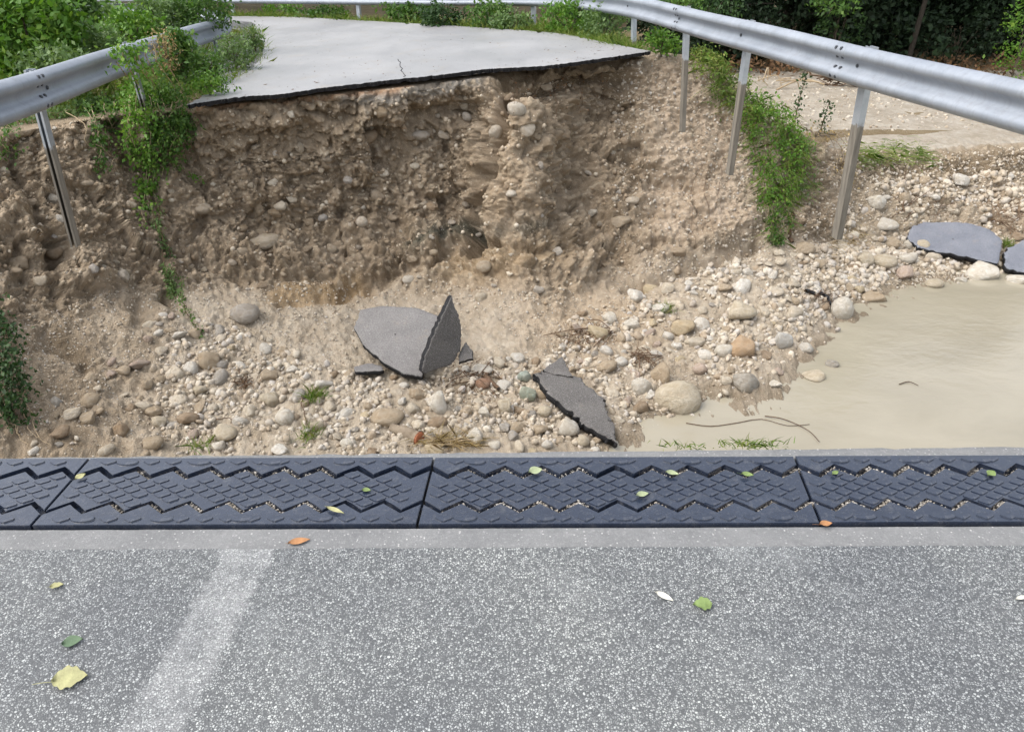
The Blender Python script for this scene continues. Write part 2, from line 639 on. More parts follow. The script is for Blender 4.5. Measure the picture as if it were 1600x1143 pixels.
M['twig'] = mat_wood('dark_twig', (0.07, 0.045, 0.03), (0.17, 0.11, 0.07))
M['straw'] = mat_leaf('dead_straw', [(0.30, 0.22, 0.11), (0.40, 0.30, 0.17), (0.22, 0.14, 0.07)], 0.8, 0.15)
M['litter'] = mat_leaf('dead_leaf_litter', [(0.10, 0.055, 0.03), (0.17, 0.09, 0.05), (0.07, 0.045, 0.03), (0.22, 0.12, 0.06)], 0.8, 0.1)
M['plastic'] = mat_plain('black_plastic', (0.02, 0.02, 0.022), 0.35, 0.3, 12, 0.4)
M['leaf_bright'] = mat_leaf('bright_leaf', [(0.07, 0.16, 0.022), (0.12, 0.25, 0.035), (0.09, 0.20, 0.028), (0.20, 0.31, 0.05)])
M['leaf_mid'] = mat_leaf('green_leaf', [(0.045, 0.10, 0.022), (0.08, 0.17, 0.035), (0.06, 0.13, 0.028), (0.14, 0.23, 0.05)])
M['leaf_grey'] = mat_leaf('grey_green_leaf', [(0.08, 0.14, 0.055), (0.13, 0.21, 0.085), (0.17, 0.25, 0.10), (0.10, 0.17, 0.06)])
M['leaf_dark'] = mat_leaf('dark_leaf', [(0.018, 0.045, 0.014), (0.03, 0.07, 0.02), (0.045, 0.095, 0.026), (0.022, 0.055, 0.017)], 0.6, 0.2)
M['leaf_wood'] = mat_leaf('shade_leaf', [(0.006, 0.017, 0.007), (0.011, 0.028, 0.010), (0.017, 0.038, 0.013), (0.009, 0.022, 0.009)], 0.7, 0.12)  # leaf colour darkened to carry the shade inside the wood
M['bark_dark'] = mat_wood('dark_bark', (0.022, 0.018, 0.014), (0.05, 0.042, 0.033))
M['grass'] = mat_leaf('grass_blade', [(0.08, 0.15, 0.028), (0.13, 0.22, 0.038), (0.18, 0.25, 0.055), (0.26, 0.27, 0.09), (0.10, 0.18, 0.03)], 0.6, 0.3)
M['wall'] = mat_plain('pinkish_plaster', (0.52, 0.44, 0.38), 0.9, 0.15, 2, 0.2)


# ------------------------------------------------------------------ the washed-out bank: one sheet, rows run from the rim to the foot
COLS = [   # pixel column, then (pixel row, distance) rim -> foot
    (-220, [(215, 7.0), (300, 6.6), (420, 6.0), (520, 5.5), (600, 5.2), (700, 4.9)]),
    (0,    [(205, 7.2), (300, 6.9), (420, 6.4), (520, 6.0), (600, 5.6), (700, 5.2)]),
    (100,  [(165, 7.7), (260, 7.4), (390, 7.0), (490, 6.7), (590, 6.1), (700, 5.4)]),
    (200,  [(155, 7.95), (250, 7.85), (360, 7.6), (460, 7.3), (580, 6.5), (700, 5.6)]),
    (290,  [(168, 8.05), (250, 8.15), (360, 7.95), (450, 7.7), (570, 6.8), (702, 5.75)]),
    (400,  [(158, 8.5), (250, 8.6), (360, 8.45), (445, 8.1), (570, 7.0), (702, 5.75)]),
    (520,  [(147, 8.9), (240, 9.05), (350, 8.9), (450, 8.5), (575, 7.0), (702, 5.75)]),
    (640,  [(133, 9.4), (230, 9.5), (340, 9.35), (450, 8.7), (575, 7.05), (702, 5.75)]),
    (730,  [(122, 9.9), (220, 10.0), (340, 9.65), (450, 8.75), (580, 7.1), (702, 5.8)]),
    (758,  [(118, 10.0), (215, 9.5), (340, 9.2), (460, 8.55), (580, 7.1), (702, 5.8)]),
    (800,  [(112, 10.3), (160, 9.55), (330, 9.1), (470, 8.4), (590, 7.0), (702, 5.85)]),
    (850,  [(107, 10.6), (165, 9.65), (330, 9.1), (480, 8.3), (590, 7.0), (700, 5.9)]),
    (885,  [(103, 10.9), (180, 10.8), (320, 10.1), (470, 8.75), (590, 7.15), (700, 5.95)]),
    (940,  [(96, 11.3), (180, 11.3), (320, 10.4), (440, 9.3), (560, 7.5), (690, 6.0)]),
    (1000, [(88, 11.8), (170, 11.5), (300, 10.7), (430, 9.6), (550, 7.7), (650, 6.5)]),
    (1060, [(78, 12.2), (170, 11.7), (290, 10.9), (410, 9.9), (530, 8.0), (630, 6.8)]),
    (1118, [(98, 12.1), (180, 11.7), (280, 11.0), (395, 10.1), (510, 8.3), (610, 7.0)]),
    (1185, [(168, 11.5), (230, 11.2), (300, 10.8), (375, 10.3), (480, 8.7), (575, 7.4)]),
    (1240, [(212, 11.3), (250, 11.1), (310, 10.8), (370, 10.5), (450, 9.2), (530, 8.1)]),
    (1320, [(240, 12.3), (290, 11.8), (340, 11.3), (390, 10.7), (430, 9.9), (480, 9.1)]),
    (1420, [(245, 12.6), (280, 12.2), (330, 11.6), (380, 11.0), (412, 10.45), (445, 9.9)]),
    (1520, [(240, 12.8), (275, 12.4), (320, 11.9), (375, 11.2), (416, 10.5), (450, 9.9)]),
    (1650, [(228, 13.2), (265, 12.7), (320, 11.9), (375, 11.2), (425, 10.4), (460, 9.8)]),
    (1900, [(225, 13.4), (265, 12.8), (320, 11.9), (375, 11.2), (425, 10.4), (460, 9.8)]),
]
ctrl = []
for px, rows in COLS:
    fk = np.interp(px, [-220, 290, 400, 640, 850, 1000, 1070], [1.17, 1.175, 1.155, 1.107, 1.075, 1.03, 1.0])
    P = [at(px, py, Y * fk ** wgt) for (py, Y), wgt in zip(rows, (1, 1, 0.82, 0.52, 0.2, 0))]
    r1 = P[0]
    if px <= 1070:
        back = r1 + np.array([0.0, 0.7, 0.02])
    elif px < 1300:
        back = np.array([r1[0] + 0.9, r1[1] + 1.3, -2.02])
    else:
        back = np.array([r1[0] + 0.3, r1[1] + 1.6, -1.95])
    f = P[-1]
    foot = np.array([f[0] * 0.9, 2.35 if px < 1240 else 5.0, -3.55])
    if px < 900:
        foot[2] = -3.05
    ctrl.append([back] + P + [foot])
ctrl = np.array(ctrl)
cpx = np.array([c[0] for c in COLS], float)
NCOL = 960
gx = np.linspace(cpx[0], cpx[-1], NCOL)
seg = [14, 62, 78, 66, 60, 64, 30]
gy = np.concatenate([np.linspace(i, i + 1, n, endpoint=False) for i, n in enumerate(seg)] + [[len(seg)]])
NROW = len(gy)
ci = np.clip(np.searchsorted(cpx, gx, side='right') - 1, 0, len(cpx) - 2)
cf = (gx - cpx[ci]) / (cpx[ci + 1] - cpx[ci])
A = ctrl[ci] * (1 - cf)[:, None, None] + ctrl[ci + 1] * cf[:, None, None]      # NCOL x 8 x 3
ri = np.clip(gy.astype(int), 0, len(seg) - 1)
rf = gy - ri
S = A[:, ri] * (1 - rf)[None, :, None] + A[:, ri + 1] * rf[None, :, None]       # NCOL x NROW x 3


def blur(G, axis, sig):
    k = int(3 * sig)
    wts = np.exp(-0.5 * (np.arange(-k, k + 1) / sig) ** 2)
    wts /= wts.sum()
    pad = [(0, 0)] * G.ndim
    pad[axis] = (k, k)
    Gp = np.pad(G, pad, mode='reflect', reflect_type='odd')
    out = 0
    n = G.shape[axis]
    for i, ww in enumerate(wts):
        sl = [slice(None)] * G.ndim
        sl[axis] = slice(i, i + n)
        out = out + ww * Gp[tuple(sl)]
    return out


S = blur(blur(S, 0, 11), 1, 6)


def normals(G):
    du = np.gradient(G, axis=0)
    dv = np.gradient(G, axis=1)
    N = np.cross(dv, du)
    N /= np.linalg.norm(N, axis=2)[..., None] + 1e-9
    return N


N0 = normals(S)
if N0[200, 100, 1] > 0:
    N0 = -N0
BPX, BPY, _ = pix(S)
tt = np.broadcast_to(gy[None, :], S.shape[:2])
cliff = np.clip(np.minimum((tt - 0.75) / 0.5, (4.15 - tt) / 0.5), 0, 1)          # 1 on the cut face
cliff = np.where(BPX > 1290, cliff * 0.35, cliff)
flank = np.clip((BPX - 985) / 60, 0, 1) * np.clip((1260 - BPX) / 60, 0, 1) * np.clip((3.9 - tt) / 0.4, 0, 1)


def seg_dist(px, py, pl):
    best = np.full(px.shape, 1e9)
    for (x0, y0), (x1, y1) in zip(pl[:-1], pl[1:]):
        dx, dy = x1 - x0, y1 - y0
        t = np.clip(((px - x0) * dx + (py - y0) * dy) / (dx * dx + dy * dy + 1e-9), 0, 1)
        best = np.minimum(best, np.hypot(px - x0 - t * dx, py - y0 - t * dy))
    return best


wx = BPX + 14 * perlin(S * 3.1 + 5)
wy = BPY + 14 * perlin(S * 3.1 + 55)
CARVE = [   # pixel path, half width, depth (positive cuts into the bank)
    ([(792, 148), (772, 215), (760, 275), (747, 335), (741, 395)], 9, 0.55),
    ([(535, 452), (600, 432), (690, 398), (745, 368)], 11, 0.11),
    ([(440, 470), (520, 458), (600, 440)], 9, 0.12),
    ([(640, 385), (700, 360), (750, 330)], 22, -0.10),
    ([(795, 128), (870, 128), (960, 112)], 26, 0.30),
    ([(890, 180), (915, 260), (925, 330)], 14, 0.16),
    ([(905, 330), (960, 345), (1000, 350)], 12, 0.14),
    ([(850, 300), (880, 325)], 9, 0.14),
    ([(975, 452), (1050, 432), (1120, 408), (1190, 384)], 9, 0.20),
    ([(1010, 405), (1060, 400), (1120, 372), (1175, 345)], 18, -0.09),
    ([(1020, 285), (1080, 290)], 12, 0.13),
    ([(70, 522), (130, 572)], 12, 0.11),
    ([(210, 440), (218, 505)], 10, 0.07),
    ([(262, 455), (272, 466)], 9, 0.22),
    ([(15, 235), (55, 320), (95, 400)], 13, 0.20),
    ([(100, 190), (118, 240), (135, 262)], 14, -0.14),
    ([(180, 190), (215, 260), (230, 320)], 24, 0.18),
    ([(560, 205), (600, 218), (640, 200)], 10, 0.10),
    ([(500, 178), (560, 185), (700, 178), (760, 160)], 10, 0.06),
    ([(655, 300), (690, 318)], 8, 0.12),
    ([(425, 365), (470, 382), (540, 380)], 7, 0.05),
    ([(40, 330), (70, 420), (150, 440)], 20, -0.10),
    ([(320, 420), (420, 440), (520, 432)], 7, 0.09),
    ([(780, 470), (870, 480), (920, 420)], 16, -0.08),
    ([(580, 500), (640, 520), (690, 530)], 40, 0.06),
    ([(800, 190), (805, 260), (808, 330), (815, 400)], 38, -0.10),
    ([(748, 372), (800, 392), (860, 385)], 9, 0.12),
    ([(870, 230), (885, 300)], 12, 0.16),
    ([(640, 182), (700, 178), (740, 190)], 16, 0.12),
    ([(395, 300), (470, 290)], 22, -0.08),
    ([(330, 200), (400, 215), (480, 200)], 18, 0.07),
]
disp = np.zeros(BPX.shape)
for pl, wd, dp in CARVE:
    d = seg_dist(wx, wy, pl)
    disp -= dp * np.exp(-(d / wd) ** 2)
big = fbm(S * np.array([1.5, 1.5, 1.1]), 3)
med = fbm(S * 4.2 + 31, 4, 0.55)
fine = fbm(S * 15.0 + 7, 4, 0.6)
rid = 1 - np.abs(perlin(S * np.array([3.2, 3.2, 1.3]) + 90)) * 2
clod = np.maximum(0, perlin(S * 8.5 + 40)) ** 1.0
amp = 1.12 * cliff * (1 - 0.62 * flank) * (1 - 0.35 * np.exp(-((BPX - 808) / 45) ** 2))
slen = np.linalg.norm(np.gradient(S, axis=0), axis=2)
amp = amp * np.clip(1.9 * np.median(slen) / (slen + 1e-6), 0.3, 1.0)
wq = S + 0.05 * np.stack([perlin(S * 6), perlin(S * 6 + 20), perlin(S * 6 + 44)], -1)
w1, q1 = worley(wq * np.array([4.2, 4.2, 5.0]))
w2, q2 = worley(wq * 9.0 + 50)
w3, q3 = worley(wq * 19.0 + 80)
lump = 0.11 * np.maximum(0, q1 - 0.45) * np.sqrt(np.maximum(0, 0.62 - w1)) + 0.07 * np.maximum(0, q2 - 0.35) * np.sqrt(np.maximum(0, 0.6 - w2)) * 1.4 + 0.022 * np.sqrt(np.maximum(0, 0.5 - w3)) * (q3 > 0.4)
pit = -0.10 * np.maximum(0, 0.28 - q1) * np.maximum(0, 0.55 - w1) * 6
wb = S + 0.16 * np.stack([perlin(S * 2.2 + 3), perlin(S * 2.2 + 23), perlin(S * 2.2 + 43)], -1) + 0.03 * np.stack([perlin(S * 9), perlin(S * 9 + 20), perlin(S * 9 + 44)], -1)
b1, c1 = worley(wb * np.array([2.0, 2.0, 1.5]) + 11)
b2, c2 = worley(wb * np.array([4.6, 4.6, 4.0]) + 71)
disp += amp * (0.20 * (c1 - 0.5) + 0.085 * (c2 - 0.5))
disp += amp * (lump * 1.5 + pit * 1.2)
disp += (1 - cliff) * lump * 0.35
disp += amp * (0.18 * big + 0.10 * med + 0.06 * fine + 0.03 * (rid - 0.6) + 0.04 * clod)
disp += (1 - cliff) * (0.045 * big + 0.055 * med + 0.035 * fine + 0.03 * clod)
disp += flank * (0.045 * fine + 0.03 * clod)
disp *= np.clip(tt / 0.8, 0.05, 1)
S = S + N0 * disp[..., None]
# keep the soil below the road slab
under = (S[..., 1] > 7.6) & (BPX < 1070) & (tt < 3)
S[..., 2] = np.where(under, np.minimum(S[..., 2], zroad(S[..., 0], S[..., 1]) - 0.105), S[..., 2])
N1 = normals(S)
N1 = np.where((N1 * N0).sum(-1, keepdims=True) < 0, -N1, N1)
SPX, SPY, SD = pix(S)

# soil kinds: brown road fill, paler slope on the right flank, stony rubble, a dark clay seam, plus painted light and shade
tint = np.empty(S.shape)
tint[:] = (0.305, 0.248, 0.182)


def blend(mask, colr):
    global tint
    tint = tint * (1 - mask[..., None]) + np.array(colr) * mask[..., None]


jit = 0.25 * med
blend(np.clip((tt + jit - 3.7) / 0.6, 0, 1), (0.40, 0.352, 0.285))
blend(np.clip(flank * 1.2 - 0.1 + jit * 0.8, 0, 1), (0.44, 0.365, 0.285))
blend(np.clip((BPX - 1290) / 60, 0, 1) * 0.9, (0.36, 0.31, 0.24))
blend(np.clip((230 - BPX) / 140 + jit, 0, 1) * 0.6 * cliff, (0.33, 0.27, 0.20))
blend(np.clip((330 - BPX) / 200 + jit, 0, 1) * np.clip((tt - 3.6) / 0.5, 0, 1) * 0.9, (0.30, 0.245, 0.18))
for pl, wd, colr, k in [
        ([(645, 382), (700, 366), (752, 348)], 13, (0.075, 0.08, 0.065), 0.9),
        ([(785, 360), (860, 352)], 9, (0.12, 0.115, 0.095), 0.8),
        ([(550, 430), (620, 408)], 12, (0.12, 0.09, 0.06), 0.7),  # darker brown along the lower ledge
        ([(540, 158), (650, 143), (750, 128)], 11, (0.30, 0.29, 0.27), 0.8),
        ([(430, 462), (560, 445)], 18, (0.33, 0.235, 0.13), 0.8),
        ([(700, 420), (860, 390)], 26, (0.34, 0.26, 0.165), 0.7),
        ([(880, 500), (980, 500)], 60, (0.40, 0.32, 0.23), 0.7),
        ([(800, 120), (960, 120)], 22, (0.16, 0.12, 0.075), 0.8),  # shade under the overhanging road edge, put into the soil colour
        ([(310, 166), (480, 155), (640, 135)], 5, (0.34, 0.19, 0.10), 0.6),
        ([(780, 170), (800, 300), (790, 340)], 22, (0.40, 0.325, 0.24), 0.6),  # lit side of the column, painted paler
        ([(1560, 320), (1600, 330), (1640, 320)], 30, (0.22, 0.15, 0.10), 0.7),
        ([(1330, 262), (1420, 262), (1520, 258), (1700, 245)], 24, (0.17, 0.13, 0.085), 0.9),
        ([(75, 505), (135, 570)], 16, (0.16, 0.125, 0.085), 0.7)]:  # shade of the lower left hollow, painted into the soil
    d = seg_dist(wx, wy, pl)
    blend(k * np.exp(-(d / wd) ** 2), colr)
damp = np.clip((WATER_Z + 0.07 + 0.05 * med - S[..., 2]) / 0.05, 0, 1)
blend(0.75 * damp, (0.20, 0.165, 0.12))
m2 = (q2 > 0.76) & (w2 < 0.36)
m3 = (q3 > 0.78) & (w3 < 0.40)
inface = (cliff > 0.2)
blend(np.where(m3 & inface, 0.55 + 0.4 * q3, 0) * (1 - 0.5 * flank), (0.46, 0.395, 0.305))
blend(np.where(m2 & inface, 0.7, 0) * (1 - 0.5 * flank), (0.43, 0.36, 0.27))
blend(np.clip((0.95 - tt) / 0.15, 0, 1) * np.clip((BPX - 1250) / 40, 0, 1), (0.39, 0.36, 0.31))
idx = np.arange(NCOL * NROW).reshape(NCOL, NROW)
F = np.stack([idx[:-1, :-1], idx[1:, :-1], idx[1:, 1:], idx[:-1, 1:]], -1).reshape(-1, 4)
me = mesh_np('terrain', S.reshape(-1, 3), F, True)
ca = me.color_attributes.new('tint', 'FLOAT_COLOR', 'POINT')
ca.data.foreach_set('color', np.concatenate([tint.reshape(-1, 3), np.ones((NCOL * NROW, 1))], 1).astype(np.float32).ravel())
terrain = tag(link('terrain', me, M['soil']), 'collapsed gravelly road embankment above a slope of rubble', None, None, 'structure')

# lookup of the bank surface under a pixel
CELL = 3
zb = np.full((1300 // CELL, 2400 // CELL), 1e9)
zi = np.full(zb.shape, -1)
qx = ((SPX + 300) / CELL).astype(int).ravel()
qy = (SPY / CELL).astype(int).ravel()
ok = (qx >= 0) & (qx < zb.shape[1]) & (qy >= 0) & (qy < zb.shape[0])
order = np.argsort(-SD.ravel())
order = order[ok[order]]
zi[qy[order], qx[order]] = order
SF = S.reshape(-1, 3)
NF = N1.reshape(-1, 3)


def surf(px, py):
    cx, cy = int((px + 300) / CELL), int(py / CELL)
    for r in range(0, 14):
        y0, y1, x0, x1 = max(cy - r, 0), cy + r + 1, max(cx - r, 0), cx + r + 1
        blk = zi[y0:y1, x0:x1]
        blk = blk[blk >= 0]
        if len(blk):
            k = blk[len(blk) // 2]
            return SF[k].copy(), NF[k].copy()
    return at(px, py, 8.0), np.array([0, 0, 1.0])


# ------------------------------------------------------------------ wide ground sheet behind and around
rail_R = smooth_path([(4.35, -1.0), (3.80, 2.2), (3.3, 5.0), (2.93, 7.0), (2.55, 9.2), (1.98, 12.4), (1.40, 14.6), (0.35, 16.5), (-1.5, 17.9), (-3.7, 19.2), (-6.8, 21.2), (-11, 23.6), (-20, 28.0)], 240)
rim_xy = np.array([S[i, 24] for i in range(0, NCOL, 6)])
gxs = np.concatenate([np.linspace(-600, -30, 14), np.linspace(-28, 30, 150), np.linspace(32, 600, 14)])
gys = np.concatenate([np.linspace(-600, -12, 10), np.linspace(-10, 45, 150), np.linspace(48, 900, 14)])
GX, GY = np.meshgrid(gxs, gys, indexing='ij')
# rail side: positive is outside (river side)
dmin = np.full(GX.shape, 1e9)
side = np.zeros(GX.shape)
for a, b in zip(rail_R[:-1:2], rail_R[1::2]):
    dx, dy = b - a
    t = np.clip(((GX - a[0]) * dx + (GY - a[1]) * dy) / (dx * dx + dy * dy), 0, 1)
    ex, ey = GX - a[0] - t * dx, GY - a[1] - t * dy
    d = np.hypot(ex, ey)
    cr = dx * ey - dy * ex
    m = d < dmin
    dmin = np.where(m, d, dmin)
    side = np.where(m, -np.sign(cr), side)
sd = dmin * side
river = np.clip((sd - 0.5) / 2.2, 0, 1)
river = river * river * (3 - 2 * river)
nz = fbm(np.stack([GX * 0.35, GY * 0.35, GX * 0], -1), 4)
plat = zroad(np.clip(GX, -7, 4), np.clip(GY, 4, 26)) - 0.13 + 0.04 * nz
left = np.clip((-4.3 - GX) / 3, 0, 1)
plat = plat + left * (0.05 + 0.12 * nz)
GZ = plat * (1 - river) + (-1.97 + 0.10 * nz) * river
rimY = np.interp(GX, rim_xy[np.argsort(rim_xy[:, 0]), 0], rim_xy[np.argsort(rim_xy[:, 0]), 1])
rimY = np.where(GX > 4.2, 14.0, rimY + 0.45)
rimY = np.where(GX < -7, 6.6, rimY)
cut = np.clip((rimY - GY) / 0.5, 0, 1)
GZ = GZ * (1 - cut) + (-4.6) * cut
gi = np.arange(GX.size).reshape(GX.shape)
F = np.stack([gi[:-1, :-1], gi[1:, :-1], gi[1:, 1:], gi[:-1, 1:]], -1).reshape(-1, 4)
tag(link('ground', mesh_np('ground', np.stack([GX, GY, GZ], -1).reshape(-1, 3), F, True), M['ground']), None, None, None, 'structure')

# pale river gravel bar beyond the guardrail
bx = np.linspace(3.0, 26, 170)
by = np.linspace(12.3, 22.5, 110)
BX, BY = np.meshgrid(bx, by, indexing='ij')
bz = fbm(np.stack([BX * 0.5, BY * 0.9, BX * 0], -1), 4)
bank_in = np.clip((sd_in := (BX - np.interp(BY, [12, 14, 17, 23], [4.6, 4.3, 3.6, 3.0]))) / 1.0, 0, 1)
BZ = -2.15 + 0.24 * bank_in + 0.10 * bz + 0.02 * fbm(np.stack([BX * 4, BY * 4, BX * 0], -1), 3) - 0.25 * np.clip((BY - 20.5) / 2, 0, 1) - 0.75 * np.clip((14.9 - BY) / 1.6, 0, 1) ** 2
gi = np.arange(BX.size).reshape(BX.shape)
F = np.stack([gi[:-1, :-1], gi[1:, :-1], gi[1:, 1:], gi[:-1, 1:]], -1).reshape(-1, 4)
tag(link('riverbed', mesh_np('riverbed', np.stack([BX, BY, BZ], -1).reshape(-1, 3), F, True), M['riverbed']), None, None, None, 'structure')
bar_z = lambda x, y: float(BZ[np.clip(np.searchsorted(bx, x), 0, 169), np.clip(np.searchsorted(by, y), 0, 109)])

# muddy pool
bm = bmesh.new()
bmesh.ops.create_grid(bm, x_segments=60, y_segments=40, size=0.5, matrix=Matrix.Translation((15, 0, WATER_Z)) @ Matrix.Diagonal((50, 26, 1, 1)))
tag(link('water', bm_mesh(bm, 'water', True), M['water']), None, None, None, 'structure')

# ------------------------------------------------------------------ far road slab with its broken edge
front_px = [(292, 164), (330, 158), (380, 151), (440, 147), (500, 138), (560, 131), (620, 124), (680, 118), (735, 111), (760, 108), (800, 106), (850, 103), (900, 97), (950, 90), (985, 85), (1017, 80)]
front = [on_road(x, y)[:2] for x, y in front_px]
fr = smooth_path(front, 260)
jn = perlin(np.stack([np.arange(260) * 0.35, np.zeros(260), np.zeros(260)], -1)) * 0.05 + perlin(np.stack([np.arange(260) * 0.9, np.zeros(260) + 4, np.zeros(260)], -1)) * 0.03
fr[:, 1] += jn * 1.5 + rng.normal(0, 0.008, 260)
right_edge = smooth_path([fr[-1], on_road(985, 74)[:2], on_road(930, 63)[:2], on_road(870, 52)[:2], on_road(780, 45)[:2], on_road(700, 40)[:2], on_road(560, 32)[:2], on_road(420, 25.5)[:2], (-10.5, 22.4), (-22, 27)], 90)[1:]
left_edge = smooth_path([(-22, 22.5), (-12, 19.8), on_road(360, 33)[:2], on_road(398, 48)[:2], on_road(408, 66)[:2], on_road(410, 86)[:2], on_road(392, 108)[:2], on_road(362, 126)[:2], on_road(325, 146)[:2], fr[0]], 110)[:-1]
le_j = perlin(np.stack([np.arange(len(left_edge)) * 0.7, np.zeros(len(left_edge)), np.zeros(len(left_edge)) + 9], -1)) * 0.10
left_edge[:, 0] += le_j
loop = np.concatenate([fr, right_edge, left_edge])
bm = bmesh.new()
TH = 0.052
top = [bm.verts.new((x, y, zroad(x, y))) for x, y in loop]
thk = TH + 0.03 * perlin(np.stack([np.arange(len(loop)) * 0.22, np.zeros(len(loop)) + 2, np.zeros(len(loop))], -1))
bot = [bm.verts.new((x, y + 0.012, zroad(x, y) - k)) for (x, y), k in zip(loop, thk)]
ft = bm.faces.new(top)
bm.faces.new(bot[::-1])
n = len(loop)
for i in range(n):
    f = bm.faces.new((top[i], bot[i], bot[(i + 1) % n], top[(i + 1) % n]))
    f.material_index = 1
bmesh.ops.triangulate(bm, faces=[f for f in bm.faces if len(f.verts) > 4])
me = bm_mesh(bm, 'road')
me.materials.append(M['road'])
me.materials.append(M['edge'])
road = tag(link('road', me), 'pale wet asphalt road broken off along a black edge', None, None, 'structure')
# hairline crack across the road
cr_pts = [(632, 120), (630, 112), (625, 100), (622, 93)]
cp = [on_road(x, y, 0.003) for x, y in cr_pts]
V, F = tube_np(smooth_path(cp, 14) + rng.normal(0, 0.012, (14, 3)) * np.array([1, 0, 0]), 0.005, 4)
link('crack', mesh_np('crack', V, F), M['edge'], road)

lp = []
while len(lp) < 420:
    px, py = rng.uniform(300, 1010), rng.uniform(28, 160)
    if not (py < np.interp(px, [292, 440, 620, 760, 900, 1017], [162, 144, 122, 106, 95, 79]) and py > np.interp(px, [385, 420, 700, 870, 960, 1017], [30, 27, 42, 54, 73, 81])):
        continue
    if px < np.interp(py, [30, 66, 86, 108, 126, 150], [386, 410, 412, 396, 368, 322]):
        continue
    if rng.random() < 0.10 + 0.8 * np.clip((px - 840) / 130, 0, 1) + 0.5 * (px < np.interp(py, [30, 86, 126, 150], [400, 425, 380, 335])):
        lp.append(on_road(px, py, 0.003))
lp = np.array(lp)
d1 = rng.normal(size=(len(lp), 3)) * [1, 1, 0.12]
d2 = np.cross(d1, [0, 0, 1.0]) * rng.uniform(0.3, 1.0, (len(lp), 1))
sz = rng.uniform(0.006, 0.022, (len(lp), 1))
V = np.stack([lp, lp + (d1 + d2) * sz * 0.5, lp + d1 * sz + [0, 0, 0.006], lp + (d1 - d2) * sz * 0.5], 1).reshape(-1, 3)
o = link('road_litter', mesh_np('road_litter', V, np.arange(len(V)).reshape(-1, 4)), M['litter'])
o['kind'] = 'stuff'

# ------------------------------------------------------------------ bridge deck, joint mortar, near road
def line_pts(yl, yr, x0=-4.3, x1=5.0, z=0.0):
    a, b = atz(0, yl, z), atz(1600, yr, z)
    s = (b[1] - a[1]) / (b[0] - a[0])
    return np.array([x0, a[1] + s * (x0 - a[0])]), np.array([x1, a[1] + s * (x1 - a[0])])


L_edge = line_pts(714, 696)
L_top = line_pts(726, 713)
L_bot = line_pts(828, 822)
L_asp = line_pts(860, 853)


def strip(name, La, Lb, z0, z1, mat, ja=0.0, jb=0.0, n=240, bevel=0.0):
    """a long plate between two lines with slightly uneven edges"""
    t = np.linspace(0, 1, n)
    a = La[0] + (La[1] - La[0]) * t[:, None]
    b = Lb[0] + (Lb[1] - Lb[0]) * t[:, None]
    q = np.arange(n) * 0.43
    a[:, 1] += ja * fbm(np.stack([q, q * 0, q * 0 + 3], -1), 3)
    b[:, 1] += jb * fbm(np.stack([q, q * 0, q * 0 + 8], -1), 3)
    rows = [np.c_[a, np.full(n, z0)], np.c_[a, np.full(n, z1 - bevel)], np.c_[a + [0, bevel], np.full(n, z1)], np.c_[b - [0, bevel], np.full(n, z1)], np.c_[b, np.full(n, z1 - bevel)], np.c_[b, np.full(n, z0)]]
    V = np.concatenate(rows)
    F = [(r * n + i, r * n + i + 1, (r + 1) * n + i + 1, (r + 1) * n + i) for r in range(5) for i in range(n - 1)]
    return mesh_np(name, V, np.array(F))


ny = (np.array([-4.3, -7.0]), np.array([5.0, -7.0]))
tag(link('near_road', strip('near_road', ny, L_asp, -0.10, 0.004, None, 0, 0.006), M['asphalt']), 'coarse grey road surface with pale stone chips and a worn white line', None, None, 'structure')
tag(link('near_mortar_strip', strip('near_mortar_strip', L_asp, L_bot, -0.10, 0.0, None, 0.006, 0.002), M['mortar']), None, None, None, 'structure')
tag(link('far_mortar_strip', strip('far_mortar_strip', L_top, L_edge, -0.14, 0.0, None, 0.002, 0.012, 240, 0.006), M['mortar']), None, None, None, 'structure')
Ld2 = (L_edge[0] - [0, 0.03], L_edge[1] - [0, 0.03])
tag(link('bridge_deck', strip('bridge_deck', ny, Ld2, -0.75, -0.06, None), M['concrete']), None, None, None, 'structure')
La2 = (L_edge[0] - [0, 0.45], L_edge[1] - [0, 0.45])
tag(link('abutment_wall', strip('abutment_wall', (La2[0] - [0, 0.8], La2[1] - [0, 0.8]), La2, -5.0, -0.752, None), M['concrete']), None, None, None, 'structure')

# ------------------------------------------------------------------ rubber expansion joint modules
eA = (L_bot[1] - L_bot[0]) / np.linalg.norm(L_bot[1] - L_bot[0])
org = atz(652, 821, 0)[:2]
JW = 0.322                       # width across
SK = 0.078                       # seams run slightly askew
eB = np.array([-eA[1], eA[0]])


def jp(a, b, z):
    p = org + eA * (a + SK * b) + eB * b
    return (p[0], p[1], z)


PER, AMP, GAP = 0.124, 0.024, 0.020


def zig(a):
    t = (a / PER) % 1.0
    return AMP * (4 * abs(t - 0.5) - 1)


NEAR_B, FAR_B = 0.080, 0.246
ZT, ZF = 0.007, -0.026


def poly_ext(outline, z0, z1, bev=0.0018):
    bm = bmesh.new()
    c = np.mean(outline, axis=0)
    lo = [bm.verts.new(jp(a, b, z0)) for a, b in outline]
    hi = [bm.verts.new(jp(a, b, z1)) for a, b in outline]
    n = len(outline)
    for i in range(n):
        bm.faces.new((lo[i], lo[(i + 1) % n], hi[(i + 1) % n], hi[i]))
    ftop = bm.faces.new(hi)
    ed = list(ftop.edges)
    bmesh.ops.bevel(bm, geom=ed, offset=bev, segments=2, affect='EDGES', clamp_overlap=True)
    return bm


